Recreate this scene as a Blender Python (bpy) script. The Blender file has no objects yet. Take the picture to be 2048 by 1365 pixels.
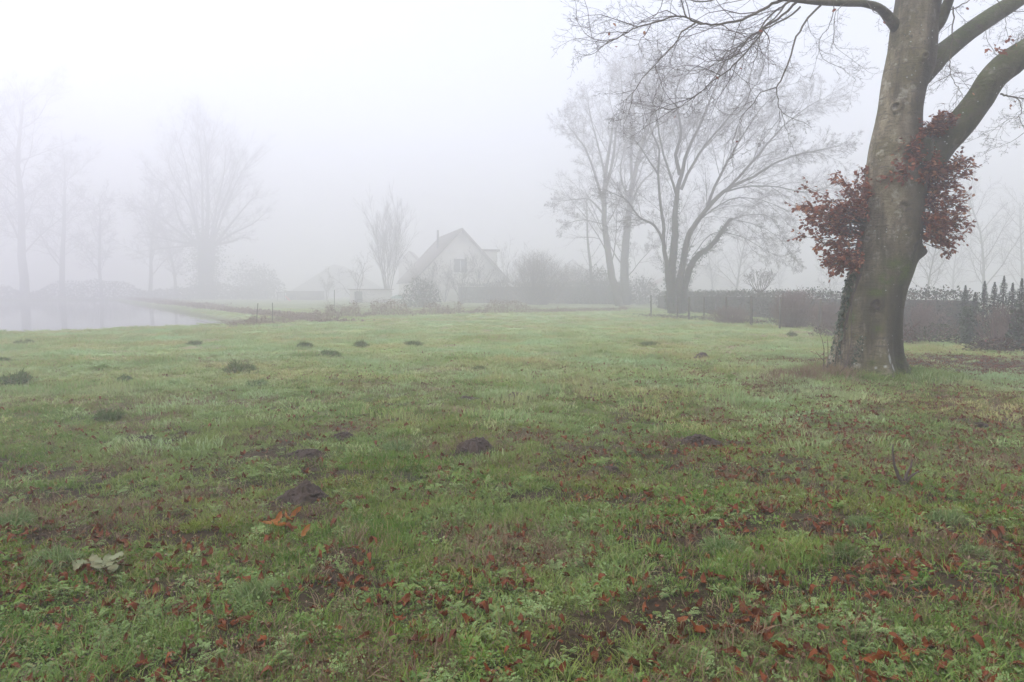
import bpy, math, random
import numpy as np
from mathutils import Vector, Matrix
R = math.radians
C = bpy.context.scene.collection
sc = bpy.context.scene
# ---------------------------------------------------------------- camera, world, sun, exposure
CAMH, FPX, HOR = 1.6, 1365.0, 585.0
TILT = math.atan((682.5 - HOR) / FPX)
cam_d = bpy.data.cameras.new('camera'); cam = bpy.data.objects.new('camera', cam_d); C.objects.link(cam)
cam_d.lens = 24.0; cam_d.sensor_width = 36.0; cam_d.clip_end = 4000; cam_d.clip_start = 0.05
cam.location = (0, 0, CAMH); cam.rotation_euler = (math.pi/2 - TILT, 0, 0)
sc.camera = cam
SUN_EL, SUN_AZ = R(58), R(-106)           # azimuth measured from the view direction (+Y) towards +X
w = bpy.data.worlds.new("World"); sc.world = w; w.use_nodes = True
nt = w.node_tree; bg = nt.nodes['Background']
sky = nt.nodes.new('ShaderNodeTexSky'); sky.sky_type = 'NISHITA'; sky.sun_disc = False
sky.sun_elevation = SUN_EL; sky.sun_rotation = SUN_AZ; sky.dust_density = 0.7; sky.air_density = 1.2; sky.ozone_density = 1.0
hs = nt.nodes.new('ShaderNodeHueSaturation'); hs.inputs['Saturation'].default_value = 0.46
tn = nt.nodes.new('ShaderNodeMix'); tn.data_type = 'RGBA'; tn.blend_type = 'MULTIPLY'; tn.inputs[0].default_value = 1; tn.inputs[7].default_value = (1, .962, .982, 1)   # colour correction: tint takes the cyan out of the sky
nt.links.new(sky.outputs[0], hs.inputs['Color']); nt.links.new(hs.outputs[0], tn.inputs[6]); nt.links.new(tn.outputs[2], bg.inputs['Color'])
bg.inputs['Strength'].default_value = 0.15
sl = bpy.data.lights.new('sun', 'SUN'); sl.energy = 0.75; sl.angle = R(14); sl.color = (1, 0.95, 0.88)
so = bpy.data.objects.new('sun', sl); C.objects.link(so)
sd = Vector((math.sin(SUN_AZ)*math.cos(SUN_EL), math.cos(SUN_AZ)*math.cos(SUN_EL), math.sin(SUN_EL)))
so.rotation_euler = sd.to_track_quat('Z', 'Y').to_euler(); so.location = sd*200
sc.view_settings.view_transform = 'Standard'; sc.view_settings.look = 'None'
sc.view_settings.exposure = 1.3; sc.view_settings.gamma = 1.0; sc.view_settings.use_curve_mapping = False
cy = sc.cycles
cy.volume_bounces = 6; cy.max_bounces = 12; cy.diffuse_bounces = 3; cy.transparent_max_bounces = 8
cy.use_denoising = True

# ---------------------------------------------------------------- noise, projection
def h2(ix, iy, s):
    n = (ix.astype(np.int64)*374761393 + iy.astype(np.int64)*668265263 + s*2147483647) & 0xffffffff
    n = ((n ^ (n >> 13))*1274126177) & 0xffffffff
    return ((n ^ (n >> 16)) & 0xffff)/65535.0
def vn(x, y, s=0):
    x = np.asarray(x, float); y = np.asarray(y, float)
    ix = np.floor(x); iy = np.floor(y); fx = x-ix; fy = y-iy
    fx = fx*fx*(3-2*fx); fy = fy*fy*(3-2*fy)
    a = h2(ix, iy, s); b = h2(ix+1, iy, s); c = h2(ix, iy+1, s); d = h2(ix+1, iy+1, s)
    return (a*(1-fx)+b*fx)*(1-fy)+(c*(1-fx)+d*fx)*fy
def fbm(x, y, s=0, o=4):
    v = 0; a = 0.5; t = 0
    for k in range(o):
        v = v+a*vn(np.asarray(x)*2**k+7.3*k, np.asarray(y)*2**k-3.1*k, s+k*17); t += a; a *= .5
    return v/t
def sst(a, b, x):
    t = np.clip((np.asarray(x, float)-a)/(b-a), 0, 1); return t*t*(3-2*t)
def ray(px, py):
    u = (682.5-py)/FPX; c, s = math.cos(TILT), math.sin(TILT)
    return ((px-1024)/FPX, c+u*s, -s+u*c)
def at(px, py, Y):
    d = ray(px, py); k = Y/d[1]; return Vector((d[0]*k, Y, CAMH+d[2]*k))
def fy(Y): return Y if Y < 40 else min(165, 40+(Y-40)*3.4)     # pushes far things back past their estimated depth so fog fades them more
def fs(Y): return fy(Y)/Y
BX, BY = 6.75, 12.8      # foot of the beech

def edge_y(x):           # where the meadow ends and drops towards the pond
    return np.interp(x, [-400, -60, -30, -20, -12.4, -6, 0], [2, 19, 24.5, 27, 36.0, 44, 60])
def pond(x, y):
    s1 = (y-edge_y(x))*0.8
    s2 = ((-12.5-31.5*(y-38)/48)-x)*0.83
    s3 = 154+3*vn(x/9, x*0, 5)-y
    return np.minimum(np.minimum(s1, s2), s3)
def terr(x, y):
    x = np.asarray(x, float); y = np.asarray(y, float)
    z = 0.10*(fbm(x/7, y/7, 1, 2)-.5)+0.11*(fbm(x/1.1, y/1.1, 9, 3)-.5)+0.045*(fbm(x/.33, y/.33, 21, 2)-.5)
    r2 = (x-BX)**2+(y-BY)**2
    z = z+0.04*np.exp(-r2/3)
    z = z-1.1*sst(0, 3.2, pond(x, y))
    z = z+1.4*sst(230, 330, y)
    return z
def gp(px, py):
    d = ray(px, py); z = 0.0
    for _ in range(6):
        k = (z-CAMH)/d[2]; x, y = d[0]*k, d[1]*k; z = float(terr(x, y))
    return Vector((x, y, z))
def m_soil(x, y):
    v = fbm(x/0.5, y/0.40, 40, 4)
    s = .9*sst(.55, .63, v+0.05*(fbm(x/5, y/5, 44, 2)-.5)*2)
    s = np.maximum(s*np.clip(1.25-np.asarray(y)/17, 0.12, 1), 0)
    d = ((x-10.0)/3.7)**2+((y-14.8)/2.5)**2         # trodden strip right of the beech
    p = sst(1.35, .45, d+1.1*(fbm(x/.8, y/.8, 50, 3)-.5))
    d2 = ((x-8)/4)**2+((y-8)/2.2)**2
    return np.clip(np.maximum(s, p*.95)+.25*sst(1.2, .2, d2)*sst(.42, .6, v), 0, 1)
def m_dry(x, y):
    v = sst(.50, .66, fbm(x/.9+9, y/.7, 61, 4))*.7
    g = lambda cx, cy, rx, ry: np.exp(-((x-cx)/rx)**2-((y-cy)/ry)**2)
    n = sst(.3, .6, fbm(x/.5, y/.5, 66, 3))
    return np.clip(v+n*(g(5.2, 12.75, .8, .45)*1.6+g(7.3, 11.9, .8, .4)*.7+g(10.5, 25, 3, 1.3)+g(2.2, 9.5, .9, .5)*.8+g(13, 21, 4, 2)*.6+g(8.2, 22, 3, 1)*.6), 0, 1)
def m_leaf(x, y):
    x = np.asarray(x, float); y = np.asarray(y, float)
    v = sst(.42, .62, fbm(x/.35, y/.3, 80, 4))
    b = .22+.40*sst(-1, 4, x-y*.1)+.38*sst(6, 3, y)+.35*np.exp(-((x-BX)**2+(y-BY+1)**2)/9)+.5*np.exp(-((x-6.5)/2.5)**2-((y-6.5)/2)**2)
    b = b*sst(24, 10, y)*(1-.75*sst(-2, -7, x)*sst(3.5, 6, y))
    b = b*(1+.9*sst(0, 5, x)); return np.clip(b*(.38+.95*v)+1.5*sst(.1, .8, m_soil(x, y))*sst(7, 8.5, x)*sst(20, 17, y)*sst(9, 11, y), 0, 1)

# ---------------------------------------------------------------- tagging
def tag(o, label=None, cat=None, group=None, kind=None):
    if label: o['label'] = label
    if cat: o['category'] = cat
    if group: o['group'] = group
    if kind: o['kind'] = kind
    return o
def empty(name, loc, label, cat, group=None):
    o = bpy.data.objects.new(name, None); C.objects.link(o); o.location = loc; o.empty_display_size = .2
    return tag(o, label, cat, group)

# ---------------------------------------------------------------- materials
def mat(name, rough=.8, spec=.3):
    m = bpy.data.materials.new(name); m.use_nodes = True
    n = m.node_tree; b = n.nodes['Principled BSDF']; b.inputs['Roughness'].default_value = rough
    b.inputs['Specular IOR Level'].default_value = spec
    return m, n, b
def mixc(n, fac, a, b, mode='MIX'):
    x = n.nodes.new('ShaderNodeMix'); x.data_type = 'RGBA'; x.blend_type = mode
    for s, v in ((x.inputs[0], fac), (x.inputs[6], a), (x.inputs[7], b)):
        if isinstance(v, bpy.types.NodeSocket): n.links.new(v, s)
        elif isinstance(v, tuple): s.default_value = (*v, 1)
        else: s.default_value = v
    return x.outputs[2]
def noise(n, scale, det=4, vec=None, rough=.6):
    x = n.nodes.new('ShaderNodeTexNoise'); x.inputs['Scale'].default_value = scale; x.inputs['Detail'].default_value = det
    x.inputs['Roughness'].default_value = rough
    if vec is not None: n.links.new(vec, x.inputs['Vector'])
    return x.outputs['Fac']
def ramp(n, fac, a, b):
    x = n.nodes.new('ShaderNodeMapRange'); n.links.new(fac, x.inputs[0]); x.inputs[1].default_value = a; x.inputs[2].default_value = b
    return x.outputs[0]
def pos(n): return n.nodes.new('ShaderNodeNewGeometry').outputs['Position']
def rnd(n): return n.nodes.new('ShaderNodeObjectInfo').outputs['Random']
def island(n): return n.nodes.new('ShaderNodeNewGeometry').outputs['Random Per Island']
def attr(n, name):
    x = n.nodes.new('ShaderNodeAttribute'); x.attribute_name = name; return x.outputs['Fac']
def bump(n, b, fac, strength, dist=.02):
    x = n.nodes.new('ShaderNodeBump'); x.inputs['Strength'].default_value = strength; x.inputs['Distance'].default_value = dist
    n.links.new(fac, x.inputs['Height']); n.links.new(x.outputs[0], b.inputs['Normal'])
def simple(name, c1, c2, scale=3, rough=.85, bmp=0, spec=.25, det=5):
    m, n, b = mat(name, rough, spec); f = noise(n, scale, det, pos(n))
    n.links.new(mixc(n, ramp(n, f, .3, .7), c1, c2), b.inputs['Base Color'])
    if bmp: bump(n, b, f, bmp)
    return m
def leafy(name, cols, dew=None, rough=.6, spec=.35, big=.5, rs=1.0, transl=.25):
    """random colour per instance/leaf plus broad patches of a second tone in world space"""
    m, n, b = mat(name, rough, spec)
    r = island(n) if rs == 'island' else rnd(n)
    c = mixc(n, r, cols[0], cols[1]); P = pos(n)
    c = mixc(n, ramp(n, noise(n, big, 3, P), .42, .62), c, cols[2])
    isl = island(n)
    c = mixc(n, ramp(n, isl, .80, .82), c, cols[3]) if len(cols) > 3 else c
    if dew: c = mixc(n, ramp(n, noise(n, .37, 4, P), .40, .66), c, dew)
    n.links.new(c, b.inputs['Base Color'])
    if transl:
        t = n.nodes.new('ShaderNodeBsdfTranslucent'); n.links.new(c, t.inputs['Color'])
        mx = n.nodes.new('ShaderNodeMixShader'); mx.inputs[0].default_value = transl
        out = n.nodes['Material Output']
        n.links.new(b.outputs[0], mx.inputs[1]); n.links.new(t.outputs[0], mx.inputs[2]); n.links.new(mx.outputs[0], out.inputs['Surface'])
    return m
M = {}
M['grass'] = leafy('grass_blades', [(.055, .155, .005), (.155, .30, .014), (.23, .28, .03), (.36, .27, .11)], dew=(.26, .36, .10))
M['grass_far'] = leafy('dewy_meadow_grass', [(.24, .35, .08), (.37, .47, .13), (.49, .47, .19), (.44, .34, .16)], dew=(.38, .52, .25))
M['grass_dark'] = leafy('tussock_blades', [(.085, .15, .03), (.14, .22, .05), (.16, .21, .06), (.24, .22, .10)])
M['grass_blue'] = leafy('dewy_blades', [(.15, .24, .07), (.23, .32, .10), (.20, .29, .09), (.32, .34, .15)])
M['weed'] = leafy('weed_leaves', [(.058, .16, .006), (.16, .30, .022), (.31, .43, .15), (.28, .20, .05)], big=4.0, dew=(.25, .34, .13))
M['drygrass'] = leafy('dry_grass', [(.22, .15, .085), (.30, .22, .12), (.2, .13, .08), (.16, .1, .06)], transl=.15)
M['pale_dry'] = leafy('pale_dry_grass', [(.34, .23, .14), (.42, .31, .18), (.26, .17, .10), (.22, .24, .07)], transl=.2)
M['leaf_fall'] = leafy('fallen_leaves', [(.070, .020, .008), (.27, .075, .018), (.14, .040, .014), (.36, .16, .06)], rs='island', big=3, rough=.6, spec=.2, transl=.1)
M['crumb'] = leafy('plant_crumbs', [(.05, .028, .018), (.14, .07, .04), (.09, .05, .03), (.3, .22, .13)], rs='island', rough=.6)
M['leaf_one'] = leafy('fallen_leaf', [(.045, .015, .006), (.28, .080, .020), (.14, .042, .014), (.34, .15, .06)], rough=.6, spec=.2, transl=.1)
M['leaf_orange'] = leafy('orange_leaf', [(.42, .16, .035), (.5, .22, .06), (.4, .15, .04)], rough=.5)
M['leaf_pale'] = leafy('withered_leaf', [(.22, .26, .12), (.33, .35, .20), (.28, .27, .14)], rough=.6, big=9)
M['leaf_beech'] = leafy('beech_leaves', [(.13, .034, .014), (.38, .105, .034), (.22, .06, .026), (.48, .22, .11)], rs='island', big=2.5, rough=.6, spec=.25, transl=.28)
M['twig'] = simple('twig_bark', (.075, .055, .045), (.13, .10, .08), 20)
M['branch'] = simple('branch_bark', (.10, .085, .06), (.15, .135, .085), 8)
M['far_bark'] = simple('far_bark', (.06, .052, .042), (.10, .085, .065), 2)
M['far_twig'] = simple('far_twigs', (.075, .055, .048), (.11, .08, .07), 2)
M['pale_bark'] = simple('pale_bark', (.12, .10, .075), (.2, .17, .13), 2)
M['red_twig'] = simple('red_twigs', (.17, .115, .095), (.25, .18, .15), 2)
M['ivy'] = leafy('ivy_leaves', [(.03, .055, .02), (.06, .09, .035), (.045, .07, .028)], rs='island', rough=.4, spec=.5, transl=.1)
M['hedge'] = leafy('hedge_leaves', [(.05, .068, .042), (.10, .11, .07), (.085, .09, .06), (.15, .11, .085)], rs='island', transl=.1)
M['thuja'] = leafy('conifer_sprays', [(.025, .045, .022), (.05, .075, .035), (.04, .06, .03)], rs='island', transl=.1)
M['bramble'] = leafy('bramble_leaves', [(.05, .07, .03), (.09, .11, .045), (.10, .06, .035), (.16, .08, .05)], rs='island')
M['dead'] = leafy('dead_bracken', [(.20, .13, .09), (.28, .20, .13), (.19, .13, .095)], rs='island', transl=.1)
M['wood'] = simple('post_wood', (.07, .06, .045), (.12, .105, .08), 9, bmp=.3)
M['wire'] = simple('wire_metal', (.2, .2, .2), (.28, .27, .26), 5, rough=.5)
M['render'] = simple('house_render', (.58, .55, .50), (.70, .67, .61), .8)
M['tiles'] = simple('roof_tiles', (.11, .085, .075), (.16, .12, .10), 4)
M['redtiles'] = simple('red_roof_tiles', (.26, .12, .08), (.32, .16, .11), 4)
M['trim'] = simple('dark_trim', (.05, .045, .045), (.08, .07, .07), 4)
M['glass'] = simple('window_glass', (.03, .03, .035), (.05, .05, .055), 1, rough=.15, spec=.5)
M['planks'] = simple('shed_planks', (.10, .085, .07), (.15, .13, .11), 5)
M['white'] = simple('white_plastic', (.7, .7, .7), (.78, .78, .76), 5, rough=.5)
M['redplastic'] = simple('red_plastic', (.6, .06, .05), (.65, .09, .07), 5, rough=.5)
M['greenplastic'] = simple('green_cloth', (.12, .2, .16), (.15, .24, .2), 5)
def soil_mat(name, c1, c2):
    m, n, b = mat(name, .75, .35); P = pos(n); f = noise(n, 26, 8, P, .75); g = noise(n, 5, 3, P)
    c = mixc(n, ramp(n, f, .3, .7), c1, c2); n.links.new(mixc(n, ramp(n, g, .4, .6), c, (.075, .052, .04)), b.inputs['Base Color'])
    bump(n, b, f, .9, .03); return m
M['soil'] = soil_mat('molehill_earth', (.030, .020, .012), (.10, .065, .040))
# meadow floor between the blades
m, n, b = mat('meadow_floor', .85, .2); P = pos(n)
f1 = noise(n, 9, 8, P, .75); f2 = noise(n, .8, 4, P); f3 = noise(n, 34, 6, P, .8)
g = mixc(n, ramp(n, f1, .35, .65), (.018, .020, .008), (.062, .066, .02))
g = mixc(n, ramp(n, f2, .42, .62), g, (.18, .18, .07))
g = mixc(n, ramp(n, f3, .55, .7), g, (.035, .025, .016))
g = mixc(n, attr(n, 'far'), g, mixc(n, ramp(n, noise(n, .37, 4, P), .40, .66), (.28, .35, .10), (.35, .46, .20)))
g = mixc(n, attr(n, 'dry'), g, mixc(n, ramp(n, f1, .3, .7), (.2, .12, .07), (.3, .2, .12)))
s = mixc(n, ramp(n, f3, .3, .7), (.024, .015, .008), (.080, .048, .024))
g = mixc(n, attr(n, 'soil'), g, s)
g = mixc(n, attr(n, 'bank'), g, mixc(n, ramp(n, f1, .3, .7), (.06, .05, .035), (.1, .09, .05)))
n.links.new(g, b.inputs['Base Color']); bump(n, b, f3, .8, .03); M['ground'] = m
# water
m, n, b = mat('pond_water', .06, .5); b.inputs['Base Color'].default_value = (.035, .035, .03, 1)
bump(n, b, noise(n, 1.5, 2, pos(n)), .03, .02); M['water'] = m
# beech bark
m, n, b = mat('beech_bark', .72, .3); P = pos(n)
mp = n.nodes.new('ShaderNodeMapping'); mp.inputs['Scale'].default_value = (1, 1, .16); n.links.new(P, mp.inputs[0])
st = noise(n, 4.2, 5, mp.outputs[0]); fn = noise(n, 30, 8, P, .7); bd = noise(n, 2.2, 4, P)
mp2 = n.nodes.new('ShaderNodeMapping'); mp2.inputs['Scale'].default_value = (.35, .35, 2.4); n.links.new(P, mp2.inputs[0])
wr = noise(n, 9, 4, mp2.outputs[0])
c = mixc(n, ramp(n, st, .34, .64), (.085, .067, .036), (.36, .305, .195))
c = mixc(n, ramp(n, bd, .45, .62), c, (.16, .14, .065)); c = mixc(n, ramp(n, noise(n, 12, 6, P, .75), .52, .66), c, (.06, .052, .03))
c = mixc(n, ramp(n, fn, .5, .75), c, (.10, .09, .055))
c = mixc(n, ramp(n, noise(n, 4.5, 6, P, .7), .55, .68), c, (.43, .40, .31)); c = mixc(n, ramp(n, noise(n, 6.5, 6, mp.outputs[0], .75), .56, .68), c, (.075, .064, .036)); c = mixc(n, ramp(n, wr, .60, .66), c, (.12, .10, .07)); c = mixc(n, ramp(n, noise(n, 1.1, 5, mp.outputs[0], .7), .50, .60), c, (.075, .066, .034))
gm = n.nodes.new('ShaderNodeMath'); gm.operation = 'MULTIPLY'; n.links.new(attr(n, 'moss'), gm.inputs[0]); n.links.new(ramp(n, noise(n, 6, 6, P, .7), .36, .52), gm.inputs[1])
al = n.nodes.new('ShaderNodeMath'); al.operation = 'MULTIPLY'; n.links.new(attr(n, 'algae_shade'), al.inputs[0]); n.links.new(ramp(n, st, .15, .6), al.inputs[1])
c = mixc(n, al.outputs[0], c, mixc(n, ramp(n, fn, .3, .7), (.016, .015, .008), (.040, .037, .016)))  # very dark green: algae and painted shade in one colour
c = mixc(n, gm.outputs[0], c, mixc(n, ramp(n, fn, .3, .7), (.022, .05, .004), (.12, .16, .012)))
dk = n.nodes.new('ShaderNodeMath'); dk.operation = 'MULTIPLY'; n.links.new(attr(n, 'dark'), dk.inputs[0]); n.links.new(ramp(n, noise(n, 14, 5, P, .7), .3, .55), dk.inputs[1])
c = mixc(n, dk.outputs[0], c, (.035, .022, .018))
vo = n.nodes.new('ShaderNodeTexVoronoi'); vo.inputs['Scale'].default_value = 11; n.links.new(P, vo.inputs['Vector'])
sp = n.nodes.new('ShaderNodeMath'); sp.operation = 'LESS_THAN'; n.links.new(vo.outputs['Distance'], sp.inputs[0]); sp.inputs[1].default_value = .14
sp2 = n.nodes.new('ShaderNodeMath'); sp2.operation = 'MULTIPLY'; n.links.new(sp.outputs[0], sp2.inputs[0]); n.links.new(ramp(n, noise(n, 1.7, 2, P), .55, .6), sp2.inputs[1])
c = mixc(n, sp2.outputs[0], c, (.42, .44, .38))
wm = n.nodes.new('ShaderNodeMath'); wm.operation = 'MULTIPLY'; n.links.new(attr(n, 'white'), wm.inputs[0]); n.links.new(ramp(n, fn, .36, .46), wm.inputs[1])
c = mixc(n, wm.outputs[0], c, (.46, .47, .43))
n.links.new(c, b.inputs['Base Color'])
ad = n.nodes.new('ShaderNodeMath'); ad.operation = 'ADD'; n.links.new(fn, ad.inputs[0]); n.links.new(wr, ad.inputs[1]); bump(n, b, ad.outputs[0], .9, .03)
M['bark'] = m

# ---------------------------------------------------------------- mesh building
def mesh_obj(name, V, F, material, parent=None, smooth=False, attrs=None, loc=None, sizes=None):
    """V (n,3); F list of int arrays, each (m,k)"""
    V = np.asarray(V, np.float32)
    if loc is not None: V = V-np.asarray(loc, np.float32)
    me = bpy.data.meshes.new(name); me.vertices.add(len(V)); me.vertices.foreach_set('co', V.ravel())
    F = [np.asarray(f, np.int32) for f in F if len(f)]
    loops = np.concatenate([f.ravel() for f in F]); tot = np.concatenate([np.full(len(f), f.shape[1], np.int32) for f in F])
    me.loops.add(len(loops)); me.loops.foreach_set('vertex_index', loops)
    st_ = np.concatenate([[0], np.cumsum(tot)[:-1]]).astype(np.int32)
    me.polygons.add(len(tot)); me.polygons.foreach_set('loop_start', st_); me.polygons.foreach_set('loop_total', tot)
    if smooth: me.polygons.foreach_set('use_smooth', np.ones(len(tot), bool))
    if attrs:
        for k, a in attrs.items():
            t = me.attributes.new(k, 'FLOAT', 'POINT'); t.data.foreach_set('value', np.asarray(a, np.float32))
    me.update(calc_edges=True); me.materials.append(material)
    o = bpy.data.objects.new(name, me); C.objects.link(o)
    if loc is not None and parent is None: o.location = loc
    if parent is not None:
        o.parent = parent
    return o
def part(name, V, F, material, parent, **k):
    """geometry given in world space becomes a child whose origin is its parent's"""
    return mesh_obj(name, V, F, material, parent, loc=tuple(parent.location), **k)
class Lines:
    def __init__(s): s.d = {}
    def add(s, P, Rr, k=4): s.d.setdefault((len(P), k), []).append((P, Rr))
    def geo(s):
        Vs, Fs, off = [], [], 0
        for (n, k), L in s.d.items():
            P = np.array([a for a, _ in L], float).reshape(len(L), n, 3); Rd = np.array([b for _, b in L], float).reshape(len(L), n)
            T = np.gradient(P, axis=1); T /= np.linalg.norm(T, axis=2, keepdims=True)+1e-9
            mean = P[:, -1]-P[:, 0]; ax = np.eye(3)[np.argmin(np.abs(mean), axis=1)][:, None, :]
            N = np.cross(T, np.broadcast_to(ax, T.shape)); N /= np.linalg.norm(N, axis=2, keepdims=True)+1e-9
            B = np.cross(T, N); a = np.arange(k)*2*math.pi/k
            V = P[:, :, None, :]+Rd[:, :, None, None]*(np.cos(a)[None, None, :, None]*N[:, :, None, :]+np.sin(a)[None, None, :, None]*B[:, :, None, :])
            idx = np.arange(len(L)*n*k).reshape(len(L), n, k)+off
            q = np.stack([idx[:, :-1], np.roll(idx[:, :-1], -1, 2), np.roll(idx[:, 1:], -1, 2), idx[:, 1:]], -1).reshape(-1, 4)
            Vs.append(V.reshape(-1, 3)); Fs.append(q); off += V.size//3
            if k > 3: Fs.append(idx[:, -1, :]) if k != 4 else Fs.append(idx[:, -1, :])
        return np.concatenate(Vs), Fs
LEAF_V = np.array([(0, 0, 0), (.28, -.30, .05), (.28, .30, .05), (.68, -.29, .03), (.68, .29, .03), (.35, 0, -.02), (.7, 0, -.05), (1, 0, -.04)], float)
LEAF_Q = np.array([(1, 3, 6, 5), (5, 6, 4, 2)]); LEAF_T = np.array([(0, 1, 5), (0, 5, 2), (3, 7, 6), (6, 7, 4)])
CARD_V = np.array([(0, 0, 0), (.5, -.33, .06), (1, 0, -.05), (.5, .33, .06)], float); CARD_Q = np.array([(0, 1, 2, 3)]); CARD_T = None
def scatter_leaves(P, D, N, S, simple_=False, rng=None):
    """P base points, D direction, N normal hints, S sizes -> V, F"""
    TV, TQ, TT = (CARD_V, CARD_Q, CARD_T) if simple_ else (LEAF_V, LEAF_Q, LEAF_T)
    P = np.asarray(P, float); D = np.asarray(D, float); D = D/(np.linalg.norm(D, axis=1, keepdims=True)+1e-9)
    N = np.asarray(N, float); Y = np.cross(N, D); Y /= np.linalg.norm(Y, axis=1, keepdims=True)+1e-9; Z = np.cross(D, Y)
    S = np.asarray(S, float)[:, None, None]
    V = P[:, None]+S*(TV[None, :, 0:1]*D[:, None]+TV[None, :, 1:2]*Y[:, None]+TV[None, :, 2:3]*Z[:, None])
    k = len(TV); base = (np.arange(len(P))*k)[:, None, None]
    F = [(TQ[None]+base).reshape(-1, 4)]
    if TT is not None: F.append((TT[None]+base).reshape(-1, 3))
    return V.reshape(-1, 3), F
def merge(parts):
    Vs, Fs, off = [], [], 0
    for V, F in parts:
        Vs.append(V); Fs += [np.asarray(f)+off for f in F]; off += len(V)
    return np.concatenate(Vs), Fs
def box(x0, x1, y0, y1, z0, z1, M4=None):
    V = np.array([(x, y, z) for x in (x0, x1) for y in (y0, y1) for z in (z0, z1)], float)
    if M4 is not None: V = np.array([M4 @ Vector(v) for v in V])
    return V, [np.array([(0, 1, 3, 2), (4, 6, 7, 5), (0, 4, 5, 1), (2, 3, 7, 6), (0, 2, 6, 4), (1, 5, 7, 3)])]
def poly(pts, thick, M4):     # prism: outline in local x,z extruded along local y
    k = len(pts); V = [(x, 0, z) for x, z in pts]+[(x, thick, z) for x, z in pts]
    V = np.array([M4 @ Vector(v) for v in V]); F = [np.array([list(range(k))[::-1] if False else list(range(k))]), np.array([list(range(k, 2*k))[::-1]])]
    F.append(np.array([(i, i+k, (i+1) % k+k, (i+1) % k) for i in range(k)])); return V, F

# ---------------------------------------------------------------- ground sheet
def sgrid(a, b, n, c, s):
    t = np.linspace(-1, 1, n) if a < 0 else np.linspace(0, 1, n)
    v = np.sinh(t*s)/np.sinh(s)
    return v*b+c*0
gx = sgrid(-330, 330, 640, 0, 6.6); gyp = np.sinh(np.linspace(0, 1, 620)*6.6)/np.sinh(6.6)*365+1.0
gy = np.concatenate([-np.sinh(np.linspace(1, 0, 40)*5)/np.sinh(5)*220+.9, gyp])
X, Y = np.meshgrid(gx, gy); Z = terr(X, Y)
idx = np.arange(X.size).reshape(X.shape)
quads = np.stack([idx[:-1, :-1], idx[:-1, 1:], idx[1:, 1:], idx[1:, :-1]], -1).reshape(-1, 4)
xf, yf = X.ravel(), Y.ravel()
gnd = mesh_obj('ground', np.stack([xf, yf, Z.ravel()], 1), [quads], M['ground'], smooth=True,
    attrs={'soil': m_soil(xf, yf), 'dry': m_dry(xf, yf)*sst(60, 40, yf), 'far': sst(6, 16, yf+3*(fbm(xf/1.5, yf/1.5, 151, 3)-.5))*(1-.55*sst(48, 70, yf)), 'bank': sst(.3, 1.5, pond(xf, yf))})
tag(gnd, 'damp green meadow with bare earth patches', 'meadow', kind='structure')
wv = np.array([(-300, 15, -.34), (-6, 15, -.34), (-6, 166, -.34), (-300, 166, -.34)], float)
tag(mesh_obj('pond_water', wv, [np.array([(0, 1, 2, 3)])], M['water']), 'still grey pond beyond the meadow edge', 'pond', kind='structure')

# ---------------------------------------------------------------- instanced ground cover (stuff only)
def blades(rng, n, rad, h0, h1, wd, lean=.5, dens=1.0):
    a = rng.random(n)*2*math.pi; r = rad*np.sqrt(rng.random(n))
    bx, by = r*np.cos(a), r*np.sin(a); h = h0+(h1-h0)*rng.random(n)
    da = a+rng.normal(0, 1.1, n); ln = lean*(.25+rng.random(n))*h
    dx, dy = np.cos(da)*ln, np.sin(da)*ln; pa = rng.random(n)*math.pi; w_ = wd*(.6+.8*rng.random(n))
    wx, wy = np.cos(pa)*w_/2, np.sin(pa)*w_/2
    V = np.stack([np.stack([bx-wx, by-wy, 0*h-.01], 1), np.stack([bx+wx, by+wy, 0*h-.01], 1),
        np.stack([bx+dx*.35-wx*.9, by+dy*.35-wy*.9, h*.6], 1), np.stack([bx+dx*.35+wx*.9, by+dy*.35+wy*.9, h*.6], 1),
        np.stack([bx+dx, by+dy, h*.93], 1)], 1)
    b_ = (np.arange(n)*5)[:, None]
    return V.reshape(-1, 3), [b_+np.array([0, 1, 3, 2]), b_+np.array([2, 3, 4])]
def rosette(rng, n, rad, size, hi, lobed=True):
    """a low broad-leaved weed: leaves on short stalks around a centre"""
    P, D, N, S = [], [], [], []
    for i in range(n):
        a = rng.random()*6.28; r = rad*(rng.random()**.6); z = hi*(.3+.7*rng.random())
        P.append((r*math.cos(a)*.6, r*math.sin(a)*.6, z*.7)); aa = a+rng.normal(0, .7)
        D.append((math.cos(aa), math.sin(aa), .25+rng.normal(0, .3))); N.append((rng.normal(0, .35), rng.normal(0, .35), 1)); S.append(size*(.55+.8*rng.random()))
    V, F = scatter_leaves(P, D, N, S)
    return V, F
def feather(rng, n, rad, h):
    P, D, N, S = [], [], [], []
    for i in range(n):
        a = rng.random()*6.28; L = rad*(.6+.6*rng.random()); up = h*(.5+rng.random())
        for t in np.linspace(.2, 1, 7):
            c = (math.cos(a)*L*t, math.sin(a)*L*t, up*math.sin(t*2.2))
            for s_ in (-1, 1):
                P.append(c); aa = a+s_*1.0; D.append((math.cos(aa), math.sin(aa), .3)); N.append((0, 0, 1)); S.append(.007+.006*rng.random())
    return scatter_leaves(P, D, N, S, True)
hidden = {}
def lib(name, geos, material):
    col = bpy.data.collections.new(name); 
    for i, (V, F) in enumerate(geos):
        o = mesh_obj(name, V, F, material); C.objects.unlink(o); col.objects.link(o)
    hidden[name] = col; return col
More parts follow.
